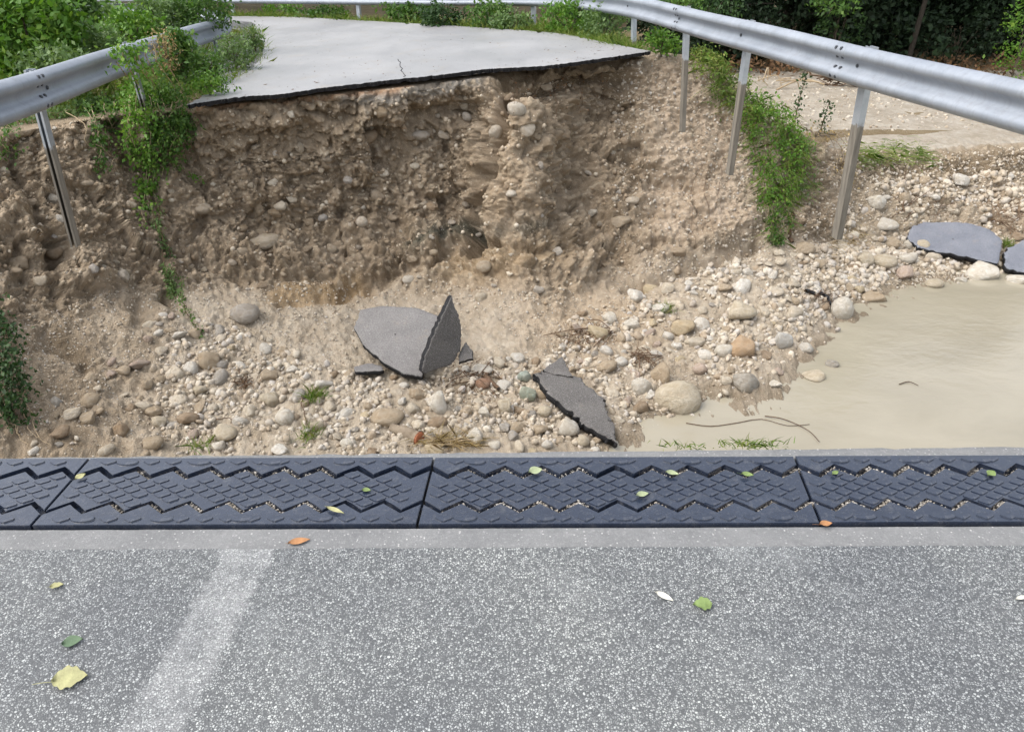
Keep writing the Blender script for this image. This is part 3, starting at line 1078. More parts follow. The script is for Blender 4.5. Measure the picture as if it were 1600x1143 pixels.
def joint_module(a0, a1, label, dz):
    root = empty('expansion_joint', jp((a0 + a1) / 2, JW / 2, 0), label, 'expansion joint', 'rubber expansion joint modules across the road')
    inv = Matrix.Translation(-Vector(root.location))
    g = 0.004
    s, e = a0 + g, a1 - g
    ks = np.arange(math.ceil(s / (PER / 2)), math.floor(e / (PER / 2)) + 1) * (PER / 2)
    zs = [s] + [k for k in ks if s + 1e-4 < k < e - 1e-4] + [e]

    def fin(bm, name, parent=root, mat=M['rubber']):
        bmesh.ops.transform(bm, matrix=inv, verts=bm.verts[:])
        return link(name, bm_mesh(bm, name), mat, parent)

    near = [(s, 0.0), (e, 0.0)] + [(a, NEAR_B - GAP / 2 + zig(a)) for a in zs[::-1]]
    mid = [(a, NEAR_B + GAP / 2 + zig(a)) for a in zs] + [(a, FAR_B - GAP / 2 + zig(a)) for a in zs[::-1]]
    far = [(a, FAR_B + GAP / 2 + zig(a)) for a in zs] + [(e, JW), (s, JW)]
    fin(poly_ext(near, -0.04, ZT + dz), 'near_flange')
    fin(poly_ext(mid, -0.04, ZT - 0.002 + dz), 'tread_plate')
    fin(poly_ext(far, -0.04, ZT + 0.004 + dz), 'far_flange')
    bm = bmesh.new()
    vs = [bm.verts.new(jp(a, b, ZF)) for a, b in ((s, 0.005), (e, 0.005), (e, JW - 0.005), (s, JW - 0.005))]
    bm.faces.new(vs)
    fin(bm, 'groove_floor')
    # raised tread pads on a diamond lattice
    px_, row = 0.0735, 0.0228
    bm = bmesh.new()
    hw, hh = px_ * 0.44, row * 0.88
    ol = []
    for q in range(4):
        c = [(hw, 0), (0, hh), (-hw, 0), (0, -hh)][q]
        nx_ = [(hw, 0), (0, hh), (-hw, 0), (0, -hh)][(q + 1) % 4]
        for f in (0.14, 0.86):
            ol.append((c[0] + (nx_[0] - c[0]) * f, c[1] + (nx_[1] - c[1]) * f))
    lo, hi = [], []
    for a, b in ol:
        p = eA * (a + SK * b) + eB * b
        lo.append(bm.verts.new((p[0], p[1], -0.002)))
        p2 = p * 0.90
        hi.append(bm.verts.new((p2[0], p2[1], 0.0042)))
    for i in range(8):
        bm.faces.new((lo[i], lo[(i + 1) % 8], hi[(i + 1) % 8], hi[i]))
    bm.faces.new(hi)
    pad = bm_mesh(bm, 'tread_pad')
    pad.materials.append(M['rubber'])
    bm = bmesh.new()
    bmesh.ops.create_cone(bm, cap_ends=True, segments=20, radius1=0.034, radius2=0.031, depth=0.006)
    plug = bm_mesh(bm, 'bolt_plug')
    plug.materials.append(M['rubber'])
    vis = lambda p: -1400 < pix(np.array(p))[0] < 3000
    ctr = np.array(root.location)
    for r in range(-8, 9):
        b = (NEAR_B + FAR_B) / 2 + r * row
        for k in range(int((e - s) / px_) + 2):
            a = s + (k + (0.5 if r % 2 else 0.0)) * px_
            if a < s + 0.035 or a > e - 0.035:
                continue
            lo_, hi_ = NEAR_B + zig(a), FAR_B + zig(a)
            if lo_ + 0.030 < b < hi_ - 0.030:
                z = ZT - 0.002 + dz
            elif (0.014 < b < lo_ - 0.033 and r % 2 == 0):
                z = ZT + dz
            elif (hi_ + 0.034 < b < JW - 0.014 and r % 2 == 0):
                z = ZT + 0.004 + dz
            else:
                continue
            p = jp(a, b, z)
            if vis(p):
                o = link('tread_pad', pad, None, root)
                o.location = np.array(p) - ctr
    for k in range(int((e - s) / 0.245)):
        for b, zz in ((0.026, ZT), (JW - 0.026, ZT + 0.004)):
            p = jp(s + 0.14 + 0.245 * k, b, zz + 0.002 + dz)
            if vis(p):
                o = link('bolt_plug', plug, None, root)
                o.location = np.array(p) - ctr
                o.scale = (1.15, 0.5, 1)
    return root


aa = lambda px, py: float((atz(px, py, 0)[:2] - org) @ eA - SK * ((atz(px, py, 0)[:2] - org) @ eB))
s1, s2, s3 = aa(47, 826), 0.0, aa(1283, 822)
joint_module(s1 - 1.2, s1, 'rubber joint module left of the slanting black seam with the yellow leaf', 0.0)
joint_module(s1 - 2.4, s1 - 1.2, 'rubber joint module outermost on the left, beyond the first one in view', 0.001)
joint_module(s3 + 1.2, s3 + 2.4, 'rubber joint module outermost on the right, beyond the last one in view', -0.001)
joint_module(s1, s2, 'blue-grey rubber joint module with bold raised pads below the left rubble', 0.001)
joint_module(s2, s3, 'navy rubber joint module with the pale oval leaf, in the middle of the row', -0.001)
joint_module(s3, s3 + 1.2, 'navy rubber joint module at the right end of the row, past the thin seam', 0.001)

# grit caught in the zigzag grooves
def ico(sub):
    bm = bmesh.new()
    bmesh.ops.create_icosphere(bm, subdivisions=sub, radius=1.0)
    V = np.array([v.co[:] for v in bm.verts])
    F = np.array([[v.index for v in f.verts] for f in bm.faces])
    bm.free()
    return V, F


ICO1, ICO2, ICO3 = ico(1), ico(2), ico(3)


def rand_rot(n):
    q = rng.normal(size=(n, 4))
    q /= np.linalg.norm(q, axis=1)[:, None]
    w_, x, y, z = q.T
    return np.stack([np.stack([1 - 2 * (y * y + z * z), 2 * (x * y - z * w_), 2 * (x * z + y * w_)], -1),
                     np.stack([2 * (x * y + z * w_), 1 - 2 * (x * x + z * z), 2 * (y * z - x * w_)], -1),
                     np.stack([2 * (x * z - y * w_), 2 * (y * z + x * w_), 1 - 2 * (x * x + y * y)], -1)], 1)


def pebbles(name, pos, rad, mat, parent=None, base=ICO1, smooth=False):
    n = len(pos)
    V0, F0 = base
    Rm = rand_rot(n)
    sc = rng.uniform(0.45, 1.2, (n, 1, 3)) * np.asarray(rad).reshape(n, 1, 1)
    V = V0[None] * sc * (1 + rng.uniform(-0.24, 0.24, (n, len(V0), 1)))
    V = np.einsum('nij,nkj->nki', Rm, V) + np.asarray(pos)[:, None, :]
    F = F0[None] + (np.arange(n) * len(V0))[:, None, None]
    o = link(name, mesh_np(name, V.reshape(-1, 3), F.reshape(-1, 3), smooth), mat, parent)
    o['kind'] = 'stuff'
    return o


gp, gr_ = [], []
for k in range(17000):
    a = rng.uniform(s1 - 1.5, s3 + 1.8)
    if perlin(np.array([a * 2.3, 0.5, 0.2])) < -0.12:
        continue
    if rng.random() < 0.35:
        a = round(a / PER) * PER + rng.normal(0, 0.016)
    bb = NEAR_B if rng.random() < 0.6 else FAR_B
    b = bb + zig(a) + rng.uniform(-0.45, 0.45) * GAP
    gp.append(jp(a, b, ZF + 0.003 + rng.uniform(0, 0.026) * (0.55 + 0.45 * math.sin(a * 3.1) ** 2)))
    gr_.append(rng.uniform(0.0018, 0.0046))
pebbles('grit', np.array(gp), np.array(gr_), M['grit'])

# ------------------------------------------------------------------ guardrails
PROF = [(0.0, 0.155), (0.022, 0.155), (0.045, 0.142), (0.074, 0.122), (0.083, 0.104), (0.083, 0.082), (0.074, 0.064), (0.045, 0.043), (0.020, 0.022), (0.016, 0.0)]
PROF = PROF + [(d, -z) for d, z in PROF[-2::-1]]


def beam_mesh(path, zc, face):
    """W-beam swept along a plan path; face = +1 puts the ribs on the left of travel"""
    path = np.asarray(path)
    T = np.gradient(path, axis=0)
    T /= np.linalg.norm(T, axis=1)[:, None]
    Nn = np.stack([-T[:, 1], T[:, 0]], -1) * face
    prof = PROF + [(d - 0.004, z * 0.985) for d, z in PROF[::-1]]
    k = len(prof)
    V = []
    for p, nn, z in zip(path, Nn, zc):
        for d, h in prof:
            V.append((p[0] + nn[0] * d, p[1] + nn[1] * d, z + h))
    F = []
    for i in range(len(path) - 1):
        for j in range(k):
            F.append((i * k + j, i * k + (j + 1) % k, (i + 1) * k + (j + 1) % k, (i + 1) * k + j))
    F.append(tuple(range(4)))
    F.pop()
    return mesh_np('beam', np.array(V), np.array(F), False), Nn


def bolt_mesh():
    bm = bmesh.new()
    bmesh.ops.create_cone(bm, cap_ends=True, segments=8, radius1=0.019, radius2=0.014, depth=0.014)
    return bm_mesh(bm, 'bolt')


BOLT = bolt_mesh()
BOLT.materials.append(M['bolt'])
C_SEC = [(-0.05, -0.03), (0.05, -0.03), (0.05, -0.012), (0.046, -0.012), (0.046, -0.026), (-0.046, -0.026), (-0.046, 0.026), (0.046, 0.026), (0.046, 0.012), (0.05, 0.012), (0.05, 0.03), (-0.05, 0.03)]


def post_mesh(top, bottom, ground_z, ang, lean=(0, 0)):
    bm = bmesh.new()
    ca_, sa_ = math.cos(ang), math.sin(ang)
    rings = []
    for k in range(9):
        t = k / 8
        z = top + (bottom - top) * t
        ox, oy = lean[0] * t, lean[1] * t
        rings.append([bm.verts.new((x * ca_ - y * sa_ + ox, x * sa_ + y * ca_ + oy, z - ground_z)) for x, y in C_SEC])
    n = len(C_SEC)
    for a, b in zip(rings[:-1], rings[1:]):
        for i in range(n):
            bm.faces.new((a[i], a[(i + 1) % n], b[(i + 1) % n], b[i]))
    bm.faces.new(rings[0])
    bm.faces.new(rings[-1])
    return bm_mesh(bm, 'post')


def guardrail(name, path, zfun, face, posts, label, seg_len=4.0, turn=0.0):
    root = empty(name, (path[0][0], path[0][1], 0), label, 'guardrail', 'guardrails along the road')
    off = -Vector(root.location)
    cum = np.concatenate([[0], np.cumsum(np.linalg.norm(np.diff(path, axis=0), axis=1))])
    L = cum[-1]

    def pt(sv):
        return np.array([np.interp(sv, cum, path[:, 0]), np.interp(sv, cum, path[:, 1])])

    k = 0
    s0 = 0.0
    while s0 < L - 0.3:
        s1_ = min(s0 + seg_len + 0.16, L)
        sv = np.linspace(s0, s1_, 26)
        sub = np.array([pt(q) for q in sv])
        T = np.gradient(sub, axis=0)
        T /= np.linalg.norm(T, axis=1)[:, None]
        nn = np.stack([-T[:, 1], T[:, 0]], -1) * face
        sub = sub + nn * (0.0045 if k % 2 else 0.0)
        me_, Nn = beam_mesh(sub, np.array([zfun(*p) + 0.004 * math.sin(p[1] * 1.7) for p in sub]), face)
        o = link('beam', me_, M['galv'], root)
        o.location = off
        # splice bolts near the lap
        for sx in (s0 + 0.04, s0 + 0.12):
            p = pt(sx)
            q = pt(sx + 0.05)
            t_ = (q - p) / np.linalg.norm(q - p)
            n_ = np.array([-t_[1], t_[0]]) * face
            for hz, dd in ((0.115, 0.082), (0.045, 0.052), (-0.045, 0.052), (-0.115, 0.082)):
                b = link('bolt', BOLT, None, root)
                b.location = Vector((p[0] + n_[0] * dd, p[1] + n_[1] * dd, zfun(*p) + hz)) + off
                b.rotation_euler = Vector((n_[0], n_[1], 0.35 if hz in (0.115, -0.045) else -0.35)).to_track_quat('Z', 'Y').to_euler()
        s0 += seg_len
        k += 1
    for (Yp, bottom, lean) in posts:
        i = np.argmin(np.abs(path[:, 1] - Yp)) if isinstance(Yp, (int, float)) else np.argmin(np.linalg.norm(path - np.array(Yp), axis=1))
        p = path[i]
        t_ = path[min(i + 1, len(path) - 1)] - path[i - 1]
        t_ /= np.linalg.norm(t_)
        n_ = np.array([-t_[1], t_[0]]) * face
        zc = zfun(*p)
        gz = zc - 0.52
        pm = post_mesh(zc + 0.15, bottom, gz, math.atan2(t_[1], t_[0]) + turn, lean)
        o = link('post', pm, M['post'], root)
        o.location = Vector((p[0] - n_[0] * 0.075, p[1] - n_[1] * 0.075, gz)) + off
        bm = bmesh.new()
        add_box(bm, (0, 0, 0), (0.05, 0.07, 0.10))
        bmesh.ops.bevel(bm, geom=bm.edges[:], offset=0.006, segments=1, affect='EDGES')
        sp = link('spacer', bm_mesh(bm, 'spacer'), M['galv'], o)
        sp.location = Vector((n_[0] * 0.052, n_[1] * 0.052, zc - gz))
        sp.rotation_euler = (0, 0, math.atan2(t_[1], t_[0]))
        b = link('bolt', BOLT, None, root)
        b.location = Vector((p[0] + n_[0] * 0.024, p[1] + n_[1] * 0.024, zc)) + off
        b.rotation_euler = Vector((n_[0], n_[1], 0)).to_track_quat('Z', 'Y').to_euler()
    return root


zR = lambda x, y: zroad(x, y) + 0.555 - 0.11 * min(1, max(0, (y - 13) / 5))
zL = lambda x, y: 0.68 - 0.0545 * y if y < 16 else -0.192
guardrail('guardrail', rail_R, zR, 1,
          [(2.6, -0.6, (0, 0)), (6.75, -1.12, (0.15, 0.12)), (8.92, -1.15, (0.04, 0.05)), (10.85, -1.08, (0.13, 0.0)), (13.0, -1.15, (0.10, -0.1)),
           ((0.35, 16.5), -1.0, (0, 0)), ((-3.7, 19.2), -1.2, (0, 0)), ((-7.5, 21.6), -1.3, (0, 0))],
          'long silver guardrail on the right with posts hanging over the void')
rail_L = smooth_path([(-3.45, -1.0), (-3.62, 2.4), (-3.97, 5.9), (-4.30, 8.2), (-4.64, 10.5), (-4.92, 12.6), (-5.18, 14.4), (-5.7, 15.9), (-6.9, 17.0), (-9, 17.8), (-13, 18.6)], 220)
guardrail('guardrail', rail_L, zL, -1,
          [(2.2, -0.6, (0, 0)), (4.4, -0.8, (0, 0)), (6.7, -1.15, (-0.10, 0.0)), (9.45, -0.95, (0, 0.1)), (11.6, -1.1, (0, 0)), (13.8, -1.2, (0, 0)), ((-6.9, 17.0), -1.2, (0, 0))],
          'silver guardrail on the left, half swallowed by shrubs', 3.75, math.pi)
# ------------------------------------------------------------------ stones
STONES = []
for k in range(14):
    V, F = ICO3
    sd_ = rng.uniform(0, 100)
    rough_ = 0.14 if k < 4 else 0.24
    r = 1 + rough_ * 2.0 * perlin(V * 0.9 + sd_) + 0.06 * perlin(V * 2.6 + sd_ + 9)
    V2 = V * r[:, None]
    if k >= 4:                                       # angular: clip by random planes
        for _ in range(6 if k < 9 else 11):
            nn = rng.normal(size=3)
            nn /= np.linalg.norm(nn)
            h = rng.uniform(0.55, 0.8)
            d = V2 @ nn
            V2 = np.where((d > h)[:, None], V2 - nn * (d - h)[:, None] * 0.9, V2)
    STONES.append((V2, F))


def stone_mesh(kind, mat):
    me_ = mesh_np('stone', *STONES[kind], True)
    me_.materials.append(mat)
    return me_


SM = [stone_mesh(k, M['stone']) for k in range(14)]
SMD = [stone_mesh(k, M['dirty']) for k in range(14)]


def stone_obj(name, pos, sx, sy, sz, kind=None, mesh=None, rz=None, tilt=0.25, parent=None):
    kind = rng.integers(0, 14) if kind is None else kind
    o = link(name, (mesh or SM)[kind], None, parent)
    o.location = pos
    o.scale = (sx, sy, sz)
    o.rotation_euler = (rng.normal(0, tilt), rng.normal(0, tilt), rng.uniform(0, 6.28) if rz is None else rz)
    return o


def own_mat(o, col, name):
    c = tuple(col)
    key = 'st_' + name
    if key not in M:
        M[key] = mat_stone(name, False, [(0, tuple(x * 0.93 for x in c)), (1, tuple(min(1, x * 1.05) for x in c))])
    o.data = o.data.copy()
    o.data.materials.clear()
    o.data.materials.append(M[key])


CREAM, WHITE, GREYS, TAN, ORNG, GRN, BRN = (0.58, 0.52, 0.41), (0.70, 0.67, 0.60), (0.42, 0.40, 0.36), (0.46, 0.38, 0.28), (0.52, 0.38, 0.25), (0.40, 0.45, 0.37), (0.34, 0.26, 0.18)
BOULD = [
    (1058, 613, 76, 58, CREAM, 2, 'largest cream boulder, at the edge of the muddy pool'),
    (1316, 480, 36, 40, WHITE, 1, 'round white boulder at the waterline beside the black plastic strip'),
    (685, 627, 40, 44, WHITE, 4, 'upright pale oval boulder above the cut log'),
    (603, 650, 52, 26, TAN, 3, 'long tan cobble lying left of the upright pale oval boulder'),
    (1163, 541, 56, 44, ORNG, 10, 'orange-tinged boulder among white cobbles near the pool'),
    (1166, 595, 44, 42, GREYS, 11, 'grey-brown boulder at the shore right of the largest cream boulder'),
    (1001, 602, 32, 30, WHITE, 0, 'white cobble just left of the largest cream boulder'),
    (1033, 580, 36, 42, TAN, 6, 'mottled tan boulder behind the largest cream boulder'),
    (1155, 485, 48, 38, CREAM, 12, 'broad cream boulder high on the cobble beach'),
    (1065, 508, 46, 32, (0.56, 0.47, 0.33), 9, 'yellowish blocky boulder in the middle of the cobble beach'),
    (1226, 532, 36, 34, (0.60, 0.60, 0.58), 13, 'whitish-grey boulder at the shore right of the orange-tinged boulder'),
    (1130, 545, 30, 24, WHITE, 5, 'white cobble touching the left side of the orange-tinged boulder'),
    (953, 497, 26, 22, WHITE, 7, 'white cobble at the left top of the cobble beach'),
    (984, 504, 28, 22, WHITE, 8, 'white cobble beside brown litter at the top of the beach'),
    (446, 649, 30, 28, WHITE, 1, 'bright white round cobble on the left rubble'),
    (424, 624, 36, 28, CREAM, 10, 'cream blocky cobble above the bright white round one'),
    (352, 676, 40, 34, CREAM, 12, 'pale blocky boulder near the deck on the left rubble'),
    (326, 558, 38, 40, TAN, 11, 'angular tan boulder in the middle of the left rubble'),
    (382, 488, 44, 34, (0.44, 0.41, 0.37), 2, 'grey rounded boulder resting at the foot of the left cliff'),
    (238, 690, 32, 20, TAN, 3, 'flat tan cobble at the deck edge on the far left rubble'),
    (186, 668, 34, 26, BRN, 6, 'brownish cobble half sunk in the left rubble'),
    (309, 608, 24, 22, CREAM, 9, 'small square cream stone left of centre on the left rubble'),
    (340, 697, 26, 14, WHITE, 4, 'flat white cobble below the pale blocky boulder at the deck'),
    (242, 640, 28, 18, TAN, 10, 'brown-tan blocky cobble with a twin below it'),
    (246, 656, 26, 20, CREAM, 11, 'cream twin under the brown-tan blocky cobble'),
    (681, 659, 32, 20, BRN, 5, 'brown-grey cobble directly below the upright pale oval boulder'),
    (788, 632, 28, 28, CREAM, 7, 'cream round cobble left of the long fallen slab'),
    (757, 642, 20, 22, WHITE, 8, 'white cobble left of the cream round one near the driftwood'),
    (840, 668, 32, 24, TAN, 9, 'tan cobble between the log and the long fallen slab'),
    (886, 668, 34, 40, WHITE, 12, 'white angular stone wedged under the long fallen slab'),
    (849, 640, 22, 18, CREAM, 3, 'cream cobble under the upper end of the long slab'),
    (824, 612, 34, 30, GRN, 13, 'pale green stone beside the long fallen slab'),
    (821, 586, 24, 22, (0.45, 0.52, 0.47), 10, 'bluish green stone above the pale green one'),
    (743, 680, 30, 28, WHITE, 6, 'white cobble standing at the deck right of the log'),
    (773, 692, 26, 14, WHITE, 4, 'low white cobble at the deck edge right of the log'),
    (652, 612, 30, 22, TAN, 11, 'tan cobble left above the upright pale oval boulder'),
    (913, 687, 22, 18, CREAM, 1, 'small cream cobble at the lower end of the long slab'),
    (755, 600, 24, 18, (0.36, 0.22, 0.15), 2, 'reddish brown cobble in the litter below the standing slab'),
    (752, 578, 34, 16, WHITE, 3, 'white oblong stone just below the standing slab'),
    (545, 690, 24, 18, WHITE, 0, 'white cobble at the deck left of the log'),
    (495, 662, 22, 18, CREAM, 5, 'cream cobble between the white round cobble and the log'),
    (1272, 586, 44, 14, CREAM, 4, 'flat cream stone barely breaking the muddy water'),
    (1300, 566, 26, 18, GREYS, 9, 'small grey stone standing out of the muddy water'),
    (1212, 600, 22, 12, WHITE, 8, 'little white stone in the water off the grey-brown boulder'),
    (1366, 315, 30, 28, WHITE, 11, 'white stone high on the far gravel bank below the bent post'),
    (1383, 350, 36, 26, WHITE, 12, 'white knobbly stone on the far gravel bank left of the blue slab'),
    (1441, 386, 28, 22, CREAM, 1, 'cream cobble against the left end of the blue slab'),
    (1420, 382, 18, 16, WHITE, 0, 'small white cobble touching the cream one at the blue slab'),
    (1395, 376, 28, 18, TAN, 6, 'tan cobble left of the blue slab at the far shore'),
    (1540, 421, 64, 30, WHITE, 10, 'long white boulder at the far shore below the blue slab'),
    (1590, 434, 40, 18, WHITE, 9, 'low white boulder at the right edge of the far shore'),
    (1462, 440, 28, 14, CREAM, 3, 'cream stone awash in front of the far shore'),
    (1502, 436, 22, 10, WHITE, 4, 'thin white stone awash below the long white boulder'),
    (1418, 402, 30, 18, WHITE, 5, 'whitish stone at the far water edge below the cream cobble'),
    (1382, 408, 40, 24, CREAM, 2, 'broad cream stone at the far corner of the pool'),
    (1352, 404, 30, 24, CREAM, 7, 'cream stone at the foot of the bent post'),
    (1366, 463, 40, 22, TAN, 8, 'tan flat stone at the shore behind the round white boulder'),
    (1280, 240, 30, 26, TAN, 6, 'tan boulder in the bank below the dry roots'),
    (1100, 262, 0, 0, TAN, 6, ''),
]
for px, py, wpx, hpx, col, kind, lab in BOULD:
    if not wpx:
        continue
    p, nn = surf(px, py + hpx * 0.30)
    if p[2] < WATER_Z:
        p = atz(px, py + hpx * 0.4, WATER_Z - 0.02)
    dep = pix(p)[2]
    rx = wpx / F_PX * dep / 2
    rz_ = hpx / F_PX * dep / 2
    o = stone_obj('boulder', p + np.array([0, rx * 0.25, rz_ * 0.42]), rx, rx * 0.85, rz_ * 1.02, kind, SM, rng.uniform(-0.3, 0.3), 0.10)
    own_mat(o, col, 'stone_%d' % (abs(hash(col)) % 9973) if False else 'stone_%02d%02d%02d' % tuple(int(c * 99) for c in col))
    tag(o, lab, 'stone', 'boulders among the rubble')

# scattered loose stones: sample the sheet
flat_i = np.arange(S.shape[0] * S.shape[1])
PXf, PYf = SPX.ravel(), SPY.ravel()
TTf = tt.ravel()


def inpoly(px, py, poly):
    inside = np.zeros(px.shape, bool)
    n = len(poly)
    for i in range(n):
        x0, y0 = poly[i]
        x1, y1 = poly[(i + 1) % n]
        c = ((y0 > py) != (y1 > py)) & (px < (x1 - x0) * (py - y0) / (y1 - y0 + 1e-9) + x0)
        inside ^= c
    return inside


ZONES = {
    'left': [(40, 720), (90, 600), (180, 540), (250, 490), (330, 500), (440, 540), (540, 585), (560, 720)],
    'mid': [(540, 720), (540, 585), (660, 590), (760, 560), (850, 560), (950, 690), (930, 720)],
    'beach': [(850, 560), (900, 490), (980, 470), (1060, 420), (1180, 400), (1300, 385), (1420, 390), (1330, 500), (1240, 560), (1180, 620), (1060, 660), (960, 660), (930, 600)],
    'far': [(1290, 390), (1340, 290), (1420, 275), (1600, 270), (1650, 260), (1650, 430), (1420, 430)],
}
ZMASK = {k: inpoly(PXf, PYf, v) & (TTf > 1.0) & (TTf < 6.4) for k, v in ZONES.items()}
SCOL = {'white': (0.72, 0.70, 0.65), 'cream': (0.64, 0.58, 0.48), 'tan': (0.47, 0.39, 0.29), 'brown': (0.35, 0.27, 0.19), 'grey': (0.43, 0.41, 0.38), 'pinkish': (0.50, 0.41, 0.35), 'yellowish': (0.55, 0.47, 0.33)}
SCOLM = {}
for cn, cc in SCOL.items():
    SCOLM[cn] = mat_stone('loose_stone_' + cn, False, [(0, tuple(x * 0.88 for x in cc)), (1, tuple(min(1, x * 1.08) for x in cc))])
SMC = {(cn, k): None for cn in SCOL for k in range(14)}
MARKS = [(685, 627, 'the upright pale oval boulder'), (603, 650, 'the long tan cobble'), (1058, 613, 'the largest cream boulder'), (1316, 480, 'the round white boulder'), (1163, 541, 'the orange-tinged boulder'),
         (1166, 595, 'the grey-brown shore boulder'), (1155, 485, 'the broad cream boulder'), (1065, 508, 'the yellowish blocky boulder'), (446, 649, 'the bright white round cobble'), (352, 676, 'the pale blocky boulder'),
         (326, 558, 'the angular tan boulder'), (382, 488, 'the grey cliff-foot boulder'), (238, 690, 'the flat tan cobble'), (492, 622, 'the green grass tuft'), (635, 683, 'the cut log'), (824, 612, 'the pale green stone'),
         (690, 525, 'the standing slab'), (900, 635, 'the long dark slab'), (1490, 375, 'the wet bluish slab'), (1366, 315, 'the white bank stone'), (1383, 350, 'the white knobbly stone'), (920, 525, 'the brown beach litter'),
         (1212, 350, 'the thick creeper'), (75, 640, 'the dry grey stalks'), (1330, 370, 'the bent post'), (1226, 532, 'the whitish-grey boulder'), (1540, 421, 'the long white boulder')]
used_lab = set()


def side_word(dx, dy):
    ang = math.degrees(math.atan2(-dy, dx)) % 360
    return ['right of', 'to the upper right of', 'above', 'to the upper left of', 'left of', 'to the lower left of', 'below', 'to the lower right of'][int((ang + 22.5) // 45) % 8]


def loose_label(x, y, cn, rp):
    size = 'small' if rp < 8.5 else 'middling' if rp < 11.5 else 'large'
    near = sorted(MARKS, key=lambda m: (m[0] - x) ** 2 + (m[1] - y) ** 2)
    for m in near[:3]:
        d = math.hypot(m[0] - x, m[1] - y)
        far_ = 'close ' if d < 45 else '' if d < 90 else 'well '
        lab = '%s %s stone %s%s %s' % (size, cn, far_, side_word(x - m[0], y - m[1]), m[2])
        if lab not in used_lab:
            used_lab.add(lab)
            return lab
    for m in near[:4]:
        for m2 in near[:6]:
            if m is m2:
                continue
            lab = '%s %s stone %s %s, %s %s' % (size, cn, side_word(x - m[0], y - m[1]), m[2], side_word(x - m2[0], y - m2[1]), m2[2])
            if lab not in used_lab and len(lab.replace(',', ' ').split()) <= 16:
                used_lab.add(lab)
                return lab
    return None


WGRP = {'left': 'loose stones below the left cliff', 'mid': 'loose stones between the log and the slabs', 'beach': 'loose stones on the cobble beach', 'far': 'loose stones on the far gravel bank'}
counts = {'left': (70, 1500), 'mid': (56, 1300), 'beach': (100, 2300), 'far': (30, 1300)}
bxy = [(b[0], b[1], max(b[2], b[3]) / 2) for b in BOULD]
gravel_pos, gravel_rad, small_pos, small_rad = [], [], [], []
for z, (nbig, nsmall) in counts.items():
    ids = flat_i[ZMASK[z]]
    placed = []
    tries = 0
    while len(placed) < nbig and tries < 6000:
        tries += 1
        i = int(rng.choice(ids))
        rad_px = 7.5 + 10.5 * rng.random() ** 1.9
        if z == 'far':
            rad_px *= 0.8
        x, y = PXf[i], PYf[i]
        if SF[i, 2] < WATER_Z - 0.02:
            continue
        if any((x - a) ** 2 + (y - b) ** 2 < (c * 0.8 + rad_px * 0.7) ** 2 for a, b, c in bxy) or any((x - a) ** 2 + (y - b) ** 2 < (0.72 * (c + rad_px)) ** 2 for a, b, c in placed):
            continue
        placed.append((x, y, rad_px))
        r = rad_px / F_PX * SD.ravel()[i]
        cn = str(rng.choice(list(SCOL), p=[0.34, 0.26, 0.12, 0.06, 0.10, 0.06, 0.06] if x > 330 else [0.10, 0.20, 0.30, 0.18, 0.12, 0.06, 0.04]))
        kind = int(rng.integers(0, 14))
        lab = loose_label(x, y, cn, rad_px)
        if lab is None:
            placed.pop()
            continue
        if SMC[(cn, kind)] is None:
            SMC[(cn, kind)] = stone_mesh(kind, SCOLM[cn])
        o = link('stone', SMC[(cn, kind)])
        o.location = SF[i] + NF[i] * r * rng.uniform(-0.1, 0.3)
        o.scale = (r * rng.uniform(0.85, 1.25), r * rng.uniform(0.7, 1.0), r * rng.uniform(0.5, 0.85))
        o.rotation_euler = (rng.normal(0, 0.3), rng.normal(0, 0.3), rng.uniform(0, 6.28))
        tag(o, lab, 'stone', WGRP[z])
    k = rng.choice(ids, nsmall)
    dn = fbm(SF[k] * 1.1 + 25, 3) + (np.clip((PXf[k] - 230) / 250, -0.3, 0.4) if z == 'left' else 0.2)
    k = k[dn > 0.0]
    nsmall = len(k)
    r = (2.4 + 4.6 * rng.random(nsmall) ** 1.7) / F_PX * SD.ravel()[k]
    small_pos.append(SF[k] + NF[k] * (r * rng.uniform(-0.3, 0.35, nsmall))[:, None] + rng.normal(0, 0.02, (nsmall, 3)) * np.array([1, 1, 0]))
    small_rad.append(r)
talus = flat_i[(TTf > 3.9) & (TTf < 6.3) & (PXf > -60) & (PXf < 1660)]
k = rng.choice(talus, 15000)
keep = fbm(SF[k] * 1.6 + 60, 3) > -0.18
k = k[keep]
gravel_pos.append(SF[k] + NF[k] * 0.003)
gravel_rad.append((0.8 + 1.9 * rng.random(len(k)) ** 2) / F_PX * SD.ravel()[k])
fl = flat_i[(TTf > 1.0) & (TTf < 4.2) & (PXf > 960) & (PXf < 1660)]
k = rng.choice(fl, 9000)
gravel_pos.append(SF[k] + NF[k] * 0.002)
gravel_rad.append((0.7 + 2.6 * rng.random(len(k)) ** 3) / F_PX * SD.ravel()[k])
kx, ky = rng.uniform(4.2, 15, 3000), rng.uniform(12.8, 20, 3000)
gravel_pos.append(np.array([(a, b, bar_z(a, b)) for a, b in zip(kx, ky)]))
gravel_rad.append(rng.uniform(0.008, 0.035, 3000) * (0.6 + rng.random(3000)))
pebbles('gravel', np.concatenate(gravel_pos), np.concatenate(gravel_rad), M['gravel'])
pebbles('gravel', np.concatenate(small_pos), np.concatenate(small_rad), M['gravel'], None, ICO2, False)

